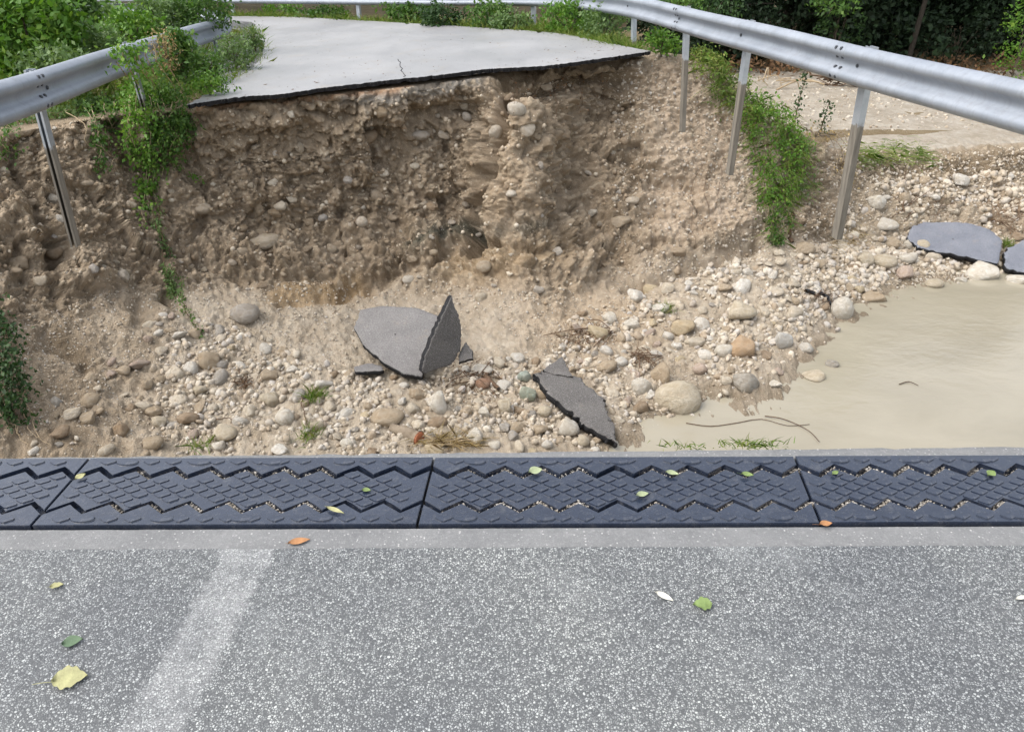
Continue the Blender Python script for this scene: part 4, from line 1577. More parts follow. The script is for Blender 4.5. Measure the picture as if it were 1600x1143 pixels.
# stones still bedded in the cut face
BED = [(415, 377, 50, 24, 0), (655, 210, 30, 16, 1), (690, 212, 26, 14, 1), (570, 215, 34, 24, 0), (595, 175, 26, 22, 0), (820, 200, 34, 36, 1), (775, 205, 22, 26, 1), (590, 305, 28, 18, 1), (690, 322, 12, 14, 1),
       (660, 318, 14, 12, 1), (728, 318, 14, 10, 1), (470, 228, 16, 18, 1), (315, 325, 30, 16, 1), (130, 214, 40, 24, 0), (110, 225, 22, 16, 0), (85, 310, 18, 20, 1), (95, 340, 16, 18, 1), (30, 410, 40, 24, 0),
       (85, 395, 26, 20, 0), (970, 345, 40, 26, 0), (985, 312, 22, 12, 1), (925, 332, 18, 16, 1), (938, 348, 18, 10, 1), (758, 415, 24, 20, 0), (752, 465, 24, 24, 0), (845, 258, 12, 16, 1), (430, 330, 24, 18, 0),
       (440, 320, 22, 16, 1), (505, 340, 18, 14, 1), (565, 345, 20, 16, 1), (480, 388, 18, 14, 1), (455, 180, 14, 14, 1), (400, 230, 18, 10, 1), (600, 270, 18, 12, 1), (705, 345, 16, 10, 1), (190, 430, 26, 22, 1),
       (145, 418, 22, 16, 1), (62, 440, 26, 20, 0), (840, 450, 22, 16, 1), (800, 300, 18, 10, 1), (650, 258, 16, 10, 1), (545, 280, 16, 12, 1), (805, 170, 30, 22, 1), (870, 395, 20, 16, 1), (1060, 395, 26, 18, 0)]
nbed = 0
for px, py, wp, hp, pale in BED:
    p, nn = surf(px, py)
    dep = pix(p)[2]
    rx, rz_ = wp / F_PX * dep / 2, hp / F_PX * dep / 2
    stone_obj('bedded_stone', p + nn * rx * 0.05, rx, rx * 0.8, rz_, None, SM if pale else SMD, rng.uniform(-0.3, 0.3), 0.15, terrain)
    nbed += 1
face = flat_i[(TTf > 1.12) & (TTf < 4.1) & (PXf > -20) & (PXf < 990)]
pl = []
while nbed < 290:
    i = int(rng.choice(face))
    x, y = PXf[i], PYf[i]
    rp = 4.2 + 6.5 * rng.random() ** 2.6
    if any((x - a) ** 2 + (y - b) ** 2 < (c + rp) ** 2 for a, b, c in pl):
        continue
    pl.append((x, y, rp))
    r = rp / F_PX * SD.ravel()[i]
    stone_obj('bedded_stone', SF[i] - NF[i] * r * rng.uniform(-0.1, 0.35), r * rng.uniform(0.9, 1.3), r * 0.8, r * rng.uniform(0.55, 0.85), None, SM if rng.random() < 0.4 else SMD, rng.uniform(-0.6, 0.6), 0.3, terrain)
    nbed += 1
k = rng.choice(face, 4200)
r = (1.0 + 3.8 * rng.random(4200) ** 2.6) / F_PX * SD.ravel()[k]
pebbles('bedded_gravel', SF[k] - NF[k] * (r * 0.1)[:, None], r, M['dirtygravel'], terrain, ICO1)


# ------------------------------------------------------------------ broken asphalt slabs
def slab(name, poly, plane, th, mat, label, jag=0.012, bend=0.0, parts=None):
    p0, p1, p2 = [at(*q) for q in plane]
    nn = np.cross(p1 - p0, p2 - p0)
    nn /= np.linalg.norm(nn)
    if nn @ (np.array([0, 0, EYE]) - p0) < 0:
        nn = -nn
    pts = []
    for x, y in poly:
        d = ray(x, y)
        o = np.array([0, 0, EYE])
        pts.append(o + d * ((p0 - o) @ nn / (d @ nn)))
    pts = np.array(pts)
    c = pts.mean(0)
    U = p1 - p0
    U -= nn * (U @ nn)
    U /= np.linalg.norm(U)
    W_ = np.cross(nn, U)
    q2 = np.stack([(pts - c) @ U, (pts - c) @ W_], -1)
    ring = []
    m = len(q2)
    for i in range(m):
        for f in np.linspace(0, 1, 9, endpoint=False):
            ring.append(q2[i] * (1 - f) + q2[(i + 1) % m] * f)
    ring = np.array(ring)
    ring0 = ring.copy()
    ring += rng.normal(0, jag * 0.45, ring.shape)
    ring += jag * np.stack([perlin(np.c_[ring * 9, ring[:, :1] * 0 + 3]), perlin(np.c_[ring * 9, ring[:, :1] * 0 + 30])], -1) * 2.0
    rings = []
    L = len(ring)
    spec = [(0.0, 1.0), (0.0, 0.66), (0.0, 0.33)]
    V, Fq = [], []

    def lift(q, dz):
        h = bend * (q ** 2).sum(-1) + 0.016 * perlin(np.c_[q * 4, q[:, :1] * 0 + 7]) + 0.006 * perlin(np.c_[q * 22, q[:, :1] * 0 + 9])
        return c + q[:, :1] * U + q[:, 1:] * W_ + nn * (h + dz)[:, None]

    for s_ in (0.02, 0.2, 0.36, 0.52, 0.66, 0.78, 0.88, 0.97):
        V.append(lift((ring if s_ > 0.95 else ring0) * s_, np.zeros(L)))
    V.append(lift(ring, np.full(L, -0.008)))
    V.append(lift(ring * 1.005, np.full(L, -th * 0.5)))
    V.append(lift(ring * 0.97, np.full(L, -th)))
    V.append(lift(ring * 0.02, np.full(L, -th)))
    nr = len(V)
    V = np.concatenate(V)
    mi = []
    for r_ in range(nr - 1):
        for i in range(L):
            Fq.append((r_ * L + i, r_ * L + (i + 1) % L, (r_ + 1) * L + (i + 1) % L, (r_ + 1) * L + i))
            mi.append(1 if r_ >= 8 else 0)
    org_ = V.mean(0)
    me_ = mesh_np(name, V - org_, np.array(Fq), False)
    me_.materials.append(mat)
    me_.materials.append(M['edge'])
    me_.polygons.foreach_set('material_index', np.array(mi, np.int32))
    o = link(name, me_)
    o.location = org_
    return tag(o, label, 'asphalt slab', 'broken pieces of road surface')


slab('asphalt_slab', [(562, 479), (600, 474), (650, 478), (692, 491), (672, 545), (658, 582), (630, 580), (596, 562), (566, 536), (552, 508)], [(650, 580, 6.85), (560, 480, 7.90), (690, 490, 7.75)], 0.09, M['slab'], 'smooth grey asphalt slab leaning on the slope below the cliff', 0.010, -0.10)
slab('asphalt_slab', [(706, 462), (717, 492), (722, 520), (719, 548), (706, 570), (668, 584), (660, 580), (664, 556), (681, 516), (696, 484)], [(660, 580, 6.74), (705, 463, 7.25), (720, 530, 7.18)], 0.075, M['slabdark'], 'dark triangular slab standing on edge against the smooth slab', 0.012)
slab('asphalt_slab', [(716, 566), (720, 545), (727, 534), (738, 547), (738, 560)], [(716, 566, 7.06), (727, 534, 7.25), (738, 556, 7.1)], 0.06, M['slabdark'], 'small dark asphalt chunk right of the standing triangular slab', 0.008)
slab('asphalt_slab', [(552, 573), (575, 567), (596, 570), (600, 577), (556, 580)], [(552, 577, 6.95), (575, 567, 7.12), (600, 577, 6.95)], 0.05, M['slab'], 'thin flat asphalt flake half buried left of the smooth slab', 0.008)
slab('asphalt_slab', [(836, 584), (846, 580), (872, 583), (908, 588), (914, 600), (944, 622), (948, 640), (957, 662), (965, 690), (946, 683), (912, 662), (902, 650), (878, 634), (850, 604)], [(963, 690, 5.92), (838, 586, 6.88), (940, 620, 6.62)], 0.09, M['slabdark'], 'long dark slab sliding from the rubble into the muddy pool', 0.022)
slab('asphalt_slab', [(848, 578), (862, 568), (877, 556), (886, 570), (896, 588), (862, 584)], [(850, 580, 6.95), (877, 557, 7.12), (896, 587, 6.9)], 0.06, M['slabdark'], 'small triangular slab on top of the long dark slab', 0.010)
slab('asphalt_slab', [(1418, 370), (1426, 352), (1450, 346), (1510, 347), (1548, 358), (1567, 376), (1560, 412), (1518, 402), (1462, 392), (1434, 386)], [(1425, 360, 11.15), (1560, 410, 10.35), (1510, 348, 11.35)], 0.09, M['slabblue'], 'wet bluish slab lying on the far gravel bank', 0.02)
slab('asphalt_slab', [(1570, 392), (1600, 374), (1660, 372), (1668, 420), (1610, 428), (1572, 418)], [(1570, 410, 10.35), (1600, 374, 10.9), (1660, 420, 10.25)], 0.09, M['slabblue'], 'wet bluish slab cut off by the right side, past the grass tuft', 0.02)


# ------------------------------------------------------------------ foliage helpers
def leaf_quads(pos, size, up_bias=0.3, aspect=0.55, dirs=None):
    n = len(pos)
    d = rng.normal(size=(n, 3))
    if dirs is not None:
        d = d * 0.6 + dirs
    d /= np.linalg.norm(d, axis=1)[:, None]
    nn = rng.normal(size=(n, 3)) * (1 - up_bias) + np.array([0, -0.35, 1.0]) * up_bias * 2
    s = np.cross(d, nn)
    s /= np.linalg.norm(s, axis=1)[:, None] + 1e-9
    nn = np.cross(s, d)
    L = np.broadcast_to(np.asarray(size), (n,)) * rng.uniform(0.65, 1.25, n)
    d, s, nn = d * L[:, None], s * L[:, None] * aspect * 0.5, nn * L[:, None] * 0.10
    V = np.stack([pos, pos + d * 0.42 + s - nn * 0.2, pos + d * 0.98 - nn * 1.4, pos + d * 0.42 - s - nn * 0.2], 1)
    F = np.arange(4 * n).reshape(n, 4)
    return V.reshape(-1, 3), F


def blades(pos, height, width, lean=0.5, grav=0.0):
    n = len(pos)
    d = rng.normal(0, lean, (n, 3))
    d[:, 2] = 1.0 - grav
    d /= np.linalg.norm(d, axis=1)[:, None]
    L = np.broadcast_to(np.asarray(height), (n,)) * rng.uniform(0.5, 1.3, n)
    s = np.cross(d, rng.normal(size=(n, 3)))
    s /= np.linalg.norm(s, axis=1)[:, None] + 1e-9
    s *= width * 0.5
    hz = d.copy()
    hz[:, 2] = 0
    m1 = pos + d * (L * 0.55)[:, None]
    tip = pos + d * L[:, None] + hz * (L * 0.4)[:, None] - np.array([0, 0, 1]) * (L * 0.18 * (1 + grav))[:, None]
    V = np.stack([pos - s, pos + s, m1 + s * 0.7, tip, m1 - s * 0.7], 1)
    return V.reshape(-1, 3), np.arange(5 * n).reshape(n, 5)


def clump_points(c, r, n, per, spread, shell=0.55):
    nc = max(1, n // per)
    u = rng.normal(size=(nc, 3))
    u /= np.linalg.norm(u, axis=1)[:, None]
    u *= (shell + (1 - shell) * rng.random(nc) ** 0.6)[:, None]
    cc = np.array(c) + u * np.array(r)
    cc = cc[np.repeat(np.arange(nc), per)]
    return cc + rng.normal(0, spread, cc.shape)


def shrub(name, c, r, n, size, mat, label, cat='shrub', group=None, spread=0.07, per=16, stems=5, aspect=0.55):
    base = np.array([c[0], c[1], c[2] - r[2]])
    root = empty(name, base, label, cat, group)
    P_ = clump_points((0, 0, r[2]), r, n, per, spread)
    ns = max(4, n // 110)
    sp_ = []
    for _ in range(ns):
        u = rng.normal(size=3) * [1, 1, 0.5] + [0, 0, 0.7]
        u /= np.linalg.norm(u)
        L_ = rng.uniform(1.0, 1.45)
        tq = np.linspace(0.55, L_, 15)[:, None]
        sp_.append(np.array([0, 0, r[2]]) + u * np.array(r) * tq + rng.normal(0, spread * 0.45, (15, 3)))
    P_ = np.concatenate([P_] + sp_)
    P_ = P_ + 0.22 * np.array(r) * np.stack([perlin(P_ * 3.1), perlin(P_ * 3.1 + 9), perlin(P_ * 3.1 + 19)], -1)
    P_[:, 2] = np.maximum(P_[:, 2], 0.0)
    V, F = leaf_quads(P_, size * rng.uniform(0.55, 1.1, len(P_)), 0.35, aspect)
    link('foliage', mesh_np('foliage', V, F), mat, root)
    parts = []
    for k in range(stems):
        e = np.array([rng.uniform(-0.6, 0.6) * r[0], rng.uniform(-0.6, 0.6) * r[1], r[2] * rng.uniform(1.0, 1.7)])
        parts.append(tube_np(smooth_path([(0, 0, -0.05), e * [0.3, 0.3, 0.45], e], 7), np.linspace(0.014, 0.004, 7), 5))
    V, F = join_np(parts)
    link('stem', mesh_np('stem', V, F), M['bark'], root)
    return root


def grass_patch(name, pos, h, wd, mat, lean=0.45, grav=0.0):
    V, F = blades(pos, h, wd, lean, grav)
    o = link(name, mesh_np(name, V, F), mat)
    o['kind'] = 'stuff'
    return o


def gz_at(x, y):
    i = np.clip(np.searchsorted(gxs, x), 1, len(gxs) - 1)
    j = np.clip(np.searchsorted(gys, y), 1, len(gys) - 1)
    fx = np.clip((x - gxs[i - 1]) / (gxs[i] - gxs[i - 1]), 0, 1)
    fy = np.clip((y - gys[j - 1]) / (gys[j] - gys[j - 1]), 0, 1)
    return (GZ[i - 1, j - 1] * (1 - fx) * (1 - fy) + GZ[i, j - 1] * fx * (1 - fy) + GZ[i - 1, j] * (1 - fx) * fy + GZ[i, j] * fx * fy)


# left verge: ground cover beyond and under the guardrail
n = 42000
x = rng.uniform(-14, -3.6, n)
y = rng.uniform(8.4, 21, n)
oe = left_edge[np.argsort(left_edge[:, 1])]
lim = np.interp(y, oe[:, 1], oe[:, 0])
lim = np.where(y > 17.5, -7.5 - (y - 17.5) * 1.5, lim)
rs_ = rim_xy[np.argsort(rim_xy[:, 0])]
rim_here = np.interp(x, rs_[:, 0], rs_[:, 1]) + 0.1
ok = (x < lim + 0.14 * rng.random(n)) & (y > rim_here)
x, y = x[ok], y[ok]
grass_patch('grass', np.stack([x, y, gz_at(x, y)], -1), 0.20 + 0.18 * rng.random(len(x)), 0.012, M['grass'], 0.5)
# grass on the far verge between road and guardrail
n = 15000
t = rng.random(n)
k = (t * (len(right_edge) - 1)).astype(int)
re_ = right_edge[k]
o_ = rng.random(n) ** 1.2
tgt = np.array([rail_R[np.argmin(np.linalg.norm(rail_R - p, axis=1))] for p in right_edge])[k]
pos = re_ + (tgt + (tgt - re_) * 0.7 - re_) * o_[:, None] + rng.normal(0, 0.05, (n, 2))
ok = (pos[:, 0] > -13)
pos = pos[ok]
grass_patch('grass', np.c_[pos, gz_at(pos[:, 0], pos[:, 1])], 0.16 + 0.16 * rng.random(len(pos)), 0.014, M['grass'], 0.5)

gpz = np.array([surf(px, py)[0] for px, py in zip(rng.uniform(1325, 1460, 700), rng.normal(240, 9, 700))])
grass_patch('grass', gpz, 0.22, 0.010, M['grass'], 0.7, 0.9)

LG = 'shrubs behind the left guardrail'
LEFT = [   # px, py of the middle, distance, half width px, half height px, leaves, leaf size, material, label
    (40, 55, 8.6, 80, 62, 4200, 0.12, 'leaf_bright', 'lush broad-leaved shrub filling the upper left'),
    (95, 15, 11.5, 60, 45, 2600, 0.12, 'leaf_mid', 'dark green shrub behind the lush broad-leaved one'),
    (0, 10, 10.5, 70, 55, 2800, 0.12, 'leaf_mid', 'tall green shrub in the upper left corner'),
    (80, 105, 8.1, 60, 22, 1500, 0.08, 'leaf_grey', 'low grey-green weeds above the left guardrail'),
    (150, 75, 9.0, 45, 26, 1500, 0.08, 'leaf_grey', 'grey-green herb mound left of the guardrail bend'),
    (205, 50, 10.2, 48, 26, 1500, 0.09, 'leaf_bright', 'bright feathery weeds above the middle of the left guardrail'),
    (155, 30, 12.8, 40, 22, 1100, 0.10, 'leaf_grey', 'pale weed clump below the pinkish wall'),
    (265, 30, 12.0, 46, 22, 1300, 0.10, 'leaf_mid', 'weed clump behind the guardrail below the wall end'),
    (318, 16, 11.2, 48, 22, 1700, 0.08, 'leaf_mid', 'low shrub behind the far end of the left guardrail'),
    (240, 22, 11.0, 40, 24, 1500, 0.08, 'leaf_grey', 'grey-green weeds beyond the middle of the left guardrail'),
]
for px, py, Y, hw, hh, nl, ls, mt, lab in LEFT:
    c = at(px, py, Y * 1.2)
    dep = pix(c)[2]
    shrub('shrub', c, (hw / F_PX * dep, hw / F_PX * dep * 0.7, hh / F_PX * dep * 1.1), nl, ls, M[mt], lab, 'shrub', LG)
VG = 'shrubs on the verge by the road edge'
for px, py, Y, hw, hh, nl, ls, mt, lab in [
        (280, 88, 8.05, 24, 34, 1200, 0.075, 'leaf_mid', 'shrub growing over the left guardrail and hiding its middle'),
        (258, 80, 7.85, 14, 26, 900, 0.032, 'straw', 'dry brown twiggy shrub at the end of the near guardrail piece'),
        (322, 104, 8.3, 28, 20, 1000, 0.06, 'leaf_mid', 'green weed mound below the far guardrail piece'),
        (366, 84, 9.2, 26, 22, 900, 0.06, 'leaf_grey', 'olive weed mound at the road edge by the guardrail end'),
        (325, 132, 7.6, 32, 10, 800, 0.05, 'leaf_bright', 'low yellow-green weeds spilling onto the road edge'),
        (396, 60, 10.8, 10, 14, 400, 0.06, 'leaf_grey', 'small weed tuft at the bend of the road')]:
    c = at(px, py, Y * (1.17 if px < 300 else 1.3))
    dep = pix(c)[2]
    shrub('shrub', c, (hw / F_PX * dep, hw / F_PX * dep * 0.6, hh / F_PX * dep), nl, ls, M[mt], lab, 'shrub', VG, 0.06)
FG = 'shrubs along the far verge'
for px, py, Y, hw, hh, nl, ls, mt, lab in [
        (440, 19, 21.6, 30, 9, 500, 0.12, 'leaf_bright', 'bright weeds at the far road bend, first from the left'),
        (510, 21, 20.2, 34, 10, 600, 0.12, 'leaf_mid', 'low green weeds below the far rail, second from the left'),
        (640, 22, 18.4, 40, 15, 900, 0.12, 'leaf_mid', 'rounded green shrub on the far verge'),
        (690, 28, 17.0, 36, 18, 900, 0.10, 'leaf_dark', 'darker shrub right of the rounded green one'),
        (765, 26, 16.4, 36, 20, 900, 0.10, 'leaf_mid', 'broad shrub left of the far guardrail post'),
        (800, 36, 15.9, 30, 14, 700, 0.09, 'leaf_grey', 'grey-green shrub at the foot of the far guardrail post'),
        (890, 30, 15.0, 46, 24, 1300, 0.09, 'leaf_bright', 'bright grassy shrub right of the far guardrail post'),
        (945, 38, 14.2, 36, 24, 1100, 0.08, 'leaf_grey', 'tall pale weed clump near the broken road corner')]:
    c = at(px, py, Y)
    dep = pix(c)[2]
    shrub('shrub', c, (hw / F_PX * dep, hw / F_PX * dep * 0.6, hh / F_PX * dep), nl, ls, M[mt], lab, 'shrub', FG, 0.07)
c = at(1035, 66, 12.2)
shrub('shrub', c, (0.22, 0.2, 0.16), 700, 0.07, M['leaf_bright'], 'small leafy plant at the right corner of the broken road', 'shrub', FG, 0.05)


# ------------------------------------------------------------------ hanging vines and creepers
def vine(name, strands, n_leaf, size, mat, label, off=0.10, spread=0.05, stem_mat='root', cat='vine', stem_r=0.006):
    pts_all = []
    tubes = []
    for path in strands:
        pp = []
        for px, py in smooth_path(path, 22):
            p, nn = surf(px, py)
            pp.append(p + nn * off * rng.uniform(0.5, 1.2) + np.array([0, -0.03, 0.0]))
        pp = np.array(pp)
        pp[1:-1] = (pp[:-2] + pp[1:-1] * 2 + pp[2:]) / 4
        tubes.append(tube_np(pp, np.linspace(stem_r, stem_r * 0.4, len(pp)), 5))
        pts_all.append(pp)
    root = empty(name, pts_all[0][0], label, cat, 'plants hanging over the washed-out bank')
    o_ = pts_all[0][0]
    V, F = join_np(tubes)
    link('stem', mesh_np('stem', V - o_, F), M[stem_mat], root)
    if n_leaf:
        pos = []
        for _ in range(n_leaf):
            pp = pts_all[rng.integers(len(pts_all))]
            i = rng.integers(len(pp) - 1)
            f = rng.random()
            pos.append(pp[i] * (1 - f) + pp[i + 1] * f)
        pos = np.array(pos) + rng.normal(0, spread, (n_leaf, 3))
        pos = pos[perlin(pos * 4.3 + 12) > -0.22]
        n_leaf = len(pos)
        V, F = leaf_quads(pos - o_, size * rng.uniform(0.5, 1.25, n_leaf), 0.25, 0.6, np.array([[0, -0.4, -0.5]]))
        link('foliage', mesh_np('foliage', V, F), mat, root)
        if cat == 'creeper':
            q = pos[rng.integers(0, n_leaf, int(n_leaf * 0.32))] - o_
            V, F = blades(q, 0.20, 0.008, 0.9, 1.2)
            link('grass_blade', mesh_np('grass_blade', V, F), M['grass'], root)['kind'] = 'stuff'
    return root


vine('hanging_vine', [[(205, 120), (215, 170), (220, 230), (232, 290), (240, 330)], [(190, 120), (205, 180), (222, 250), (236, 310)], [(225, 110), (228, 180), (240, 250)], [(215, 130), (210, 200), (225, 260), (238, 345)], [(200, 100), (205, 140), (212, 180)], [(235, 105), (238, 150), (240, 210)], [(218, 105), (222, 150), (226, 200)]], 3800, 0.055, M['leaf_bright'], 'bright green vine hanging down the left cliff', 0.20, 0.065)
vine('hanging_vine', [[(250, 120), (258, 170), (262, 230), (255, 280)], [(275, 150), (278, 190), (268, 240)], [(240, 130), (246, 190), (240, 240)], [(285, 160), (290, 200)], [(262, 110), (268, 150), (275, 210), (272, 260)], [(250, 100), (250, 150), (254, 200)]], 3800, 0.05, M['leaf_mid'], 'dark leafy vine curtain right of the bright one under the road corner', 0.15, 0.07)
vine('hanging_vine', [[(140, 150), (150, 190), (152, 230), (160, 262)], [(125, 150), (140, 180), (150, 215)], [(165, 150), (170, 190)], [(180, 140), (185, 170), (182, 200)]], 1500, 0.05, M['leaf_mid'], 'short leafy vine on the left cliff beside the pale root', 0.12, 0.05)
vine('hanging_vine', [[(110, 172), (140, 160), (170, 155), (210, 150)], [(120, 165), (160, 160), (200, 165)], [(130, 155), (180, 148), (260, 150)], [(-10, 196), (50, 180), (100, 166), (140, 156)], [(20, 186), (70, 172), (120, 160)]], 2000, 0.05, M['leaf_grey'], 'low weeds on the cliff top below the left guardrail', 0.08, 0.06)
vine('hanging_vine', [[(245, 320), (255, 380), (268, 430), (275, 465)], [(238, 330), (262, 400), (280, 440), (290, 470)], [(250, 340), (258, 420), (272, 462)]], 1300, 0.036, M['leaf_grey'], 'thin trailing roots with sparse leaves at the bottom of the bright vine', 0.07, 0.025, 'twig')
vine('hanging_vine', [[(285, 470), (300, 500), (318, 525)], [(290, 475), (296, 495)]], 300, 0.035, M['leaf_mid'], 'small leafy end of the trailing roots on the rubble', 0.05, 0.03, 'twig')
vine('hanging_vine', [[(-6, 205), (6, 220), (14, 240)], [(-20, 205), (-5, 240)], [(14, 198), (20, 210)]], 420, 0.05, M['leaf_mid'], 'leafy tuft at the left edge under the guardrail', 0.10, 0.07)
vine('hanging_vine', [[(-12, 470), (2, 520), (8, 570), (22, 625)], [(-25, 480), (-8, 560), (10, 640)], [(-5, 500), (12, 560), (28, 610)], [(-18, 600), (5, 640), (30, 655)]], 2300, 0.05, M['leaf_dark'], 'dark shrub clinging to the lower left bank', 0.12, 0.07, 'twig')
vine('hanging_vine', [[(20, 600), (40, 650), (62, 690)], [(5, 610), (25, 660), (50, 700)], [(30, 610), (55, 660), (80, 700)], [(12, 630), (40, 680)]], 0, 0.04, M['straw'], 'dry grey stalks trailing below the dark shrub', 0.06, 0.03, 'root', 'dry stalks', 0.005)
# right flank: long green creeper along the outer edge
vine('creeper', [[(1085, 75), (1105, 100), (1130, 125), (1150, 150)], [(1075, 85), (1100, 115), (1125, 145), (1148, 168)], [(1095, 70), (1125, 105), (1160, 140)], [(1110, 88), (1140, 115), (1168, 140)]], 2000, 0.05, M['grass'], 'olive grass and weeds on top of the right flank by the rail', 0.10, 0.07, 'twig', 'creeper')
vine('creeper', [[(1160, 160), (1185, 200), (1200, 250), (1205, 310)], [(1170, 150), (1200, 195), (1220, 250), (1222, 320)], [(1180, 155), (1215, 195), (1235, 240), (1235, 300)], [(1160, 175), (1180, 230), (1195, 290), (1205, 340)], [(1190, 165), (1228, 200), (1246, 235)]], 4400, 0.05, M['leaf_bright'], 'thick bright green creeper spilling down the right flank', 0.14, 0.085, 'twig', 'creeper')
vine('creeper', [[(1205, 300), (1210, 340), (1208, 385)], [(1220, 300), (1222, 345), (1215, 380)], [(1198, 310), (1202, 350), (1200, 375)], [(1230, 290), (1234, 320), (1228, 360)]], 900, 0.05, M['leaf_mid'], 'thin hanging tail of the bright creeper above the beach', 0.10, 0.04, 'root', 'creeper')
vine('creeper', [[(1245, 215), (1262, 250), (1270, 290)], [(1250, 230), (1255, 280), (1262, 320)], [(1240, 260), (1250, 310)]], 420, 0.045, M['leaf_grey'], 'sparse weeds on the bank right of the thick creeper', 0.10, 0.06, 'twig', 'creeper')
vine('dry_roots', [[(1275, 200), (1300, 215), (1318, 245), (1312, 290)], [(1268, 198), (1296, 210), (1310, 235), (1318, 270)], [(1280, 195), (1306, 208), (1326, 240), (1320, 300)], [(1285, 205), (1300, 235), (1300, 280)], [(1262, 190), (1290, 200), (1322, 225)], [(1290, 210), (1314, 250), (1325, 280)]], 300, 0.05, M['straw'], 'orange-brown dry roots draped beside the bent right post', 0.14, 0.05, 'log', 'roots', 0.010)
vine('thin_roots', [[(1100, 250), (1080, 300), (1082, 360), (1090, 385)], [(1110, 250), (1100, 290), (1105, 330), (1116, 365), (1112, 380)], [(1130, 240), (1122, 300), (1125, 330)]], 0, 0.03, None, 'thin dark roots hanging on the pale right flank', 0.04, 0.02, 'twig', 'roots', 0.004)
vine('pale_root', [[(95, 160), (112, 190), (150, 222), (172, 250), (178, 268)]], 0, 0.03, None, 'single pale root curving down the left cliff top', 0.14, 0.02, 'root', 'root', 0.006)
vine('wire_loop', [[(328, 200), (336, 222), (352, 232), (366, 226), (375, 205), (378, 195)]], 0, 0.03, None, 'thin pale wire loop stuck in the cliff under the road corner', 0.09, 0.02, 'root', 'wire', 0.004)
vine('hanging_roots', [[(800, 125), (805, 150), (802, 175)], [(860, 120), (866, 150), (862, 185)], [(900, 115), (905, 140), (903, 170)], [(935, 108), (940, 140), (944, 165)], [(880, 118), (884, 150)], [(830, 120), (828, 160)]], 260, 0.035, M['litter'], 'dark matted roots under the overhanging road edge', 0.10, 0.06, 'twig', 'roots', 0.005)
# bright leaf on the cliff
vine('small_weed', [[(296, 268), (306, 272), (318, 276)]], 30, 0.05, M['leaf_bright'], 'single yellow-green weed on the cliff right of the vines', 0.05, 0.02, 'twig', 'weed', 0.003)
for px, py, nb, lab in [(492, 622, 130, 'green grass tuft in the rubble left of the long tan cobble'), (1040, 484, 70, 'small green sprig at the top of the cobble beach'), (478, 680, 90, 'dark grass tuft at the deck left of the log'),
                        (1570, 386, 160, 'grass tuft growing between the two wet bluish slabs'), (315, 700, 60, 'little grass tuft at the deck edge in the left rubble')]:
    p, nn = surf(px, py)
    V, F = blades(rng.normal(0, 0.05, (nb, 3)) * [1, 1, 0.1], 0.16, 0.008, 0.6)
    o = link('grass_tuft', mesh_np('grass_tuft', V, F), M['grass'])
    o.location = p
    tag(o, lab, 'grass tuft')
# tuft sprouting at the deck edge
for px, py, lab, nb, sp in [(1172, 694, 'green grass sprig at the deck edge above the middle joint module', 130, 0.055), (1060, 697, 'thin grass sprig at the deck edge left of the larger one', 40, 0.05)]:
    p = atz(px, py + 2, -0.03)
    V, F = blades(rng.normal(0, 1, (nb, 3)) * [sp, 0.01, 0.004], 0.035, 0.004, 1.2)
    o = link('grass_tuft', mesh_np('grass_tuft', V, F), M['grass'])
    o.location = p
    tag(o, lab, 'grass tuft')

# ------------------------------------------------------------------ driftwood, litter, small debris
def log_obj(px0, py0, px1, py1, r0, r1, label):
    p0, _ = surf(px0, py0)
    p1, _ = surf(px1, py1)
    p0 = p0 + [0, 0, r0 * 0.7]
    p1 = p1 + [0, 0, r1 * 0.7]
    root = empty('cut_log', p0, label, 'log')
    path = smooth_path([(0, 0, 0), (p1 - p0) * 0.5 + [0, 0, 0.01], p1 - p0], 14)
    rr = np.linspace(r0, r1, 14) * (1 + 0.08 * rng.normal(size=14))
    V, F = tube_np(path, rr, 14)
    V = V + 0.012 * perlin(V * 12)[:, None]
    link('trunk', mesh_np('trunk', V, F, True), M['log'], root)
    d = (p1 - p0) / np.linalg.norm(p1 - p0)
    bm = bmesh.new()
    bmesh.ops.create_cone(bm, cap_ends=True, segments=16, radius1=r1 * 0.98, radius2=r1 * 0.9, depth=0.02)
    o = link('cut_end', bm_mesh(bm, 'cut_end'), M['cut'], root)
    o.location = p1 - p0 + d * 0.004
    o.rotation_euler = Vector(d).to_track_quat('Z', 'Y').to_euler()
    o = bmesh.new()
    bmesh.ops.create_cone(o, cap_ends=True, segments=16, radius1=r0, radius2=r0 * 0.8, depth=0.03)
    e = link('broken_end', bm_mesh(o, 'broken_end'), M['log'], root)
    e.rotation_euler = Vector(-d).to_track_quat('Z', 'Y').to_euler()
    return root


log_obj(612, 672, 655, 690, 0.050, 0.075, 'cut log with an orange sawn end lying at the deck edge')


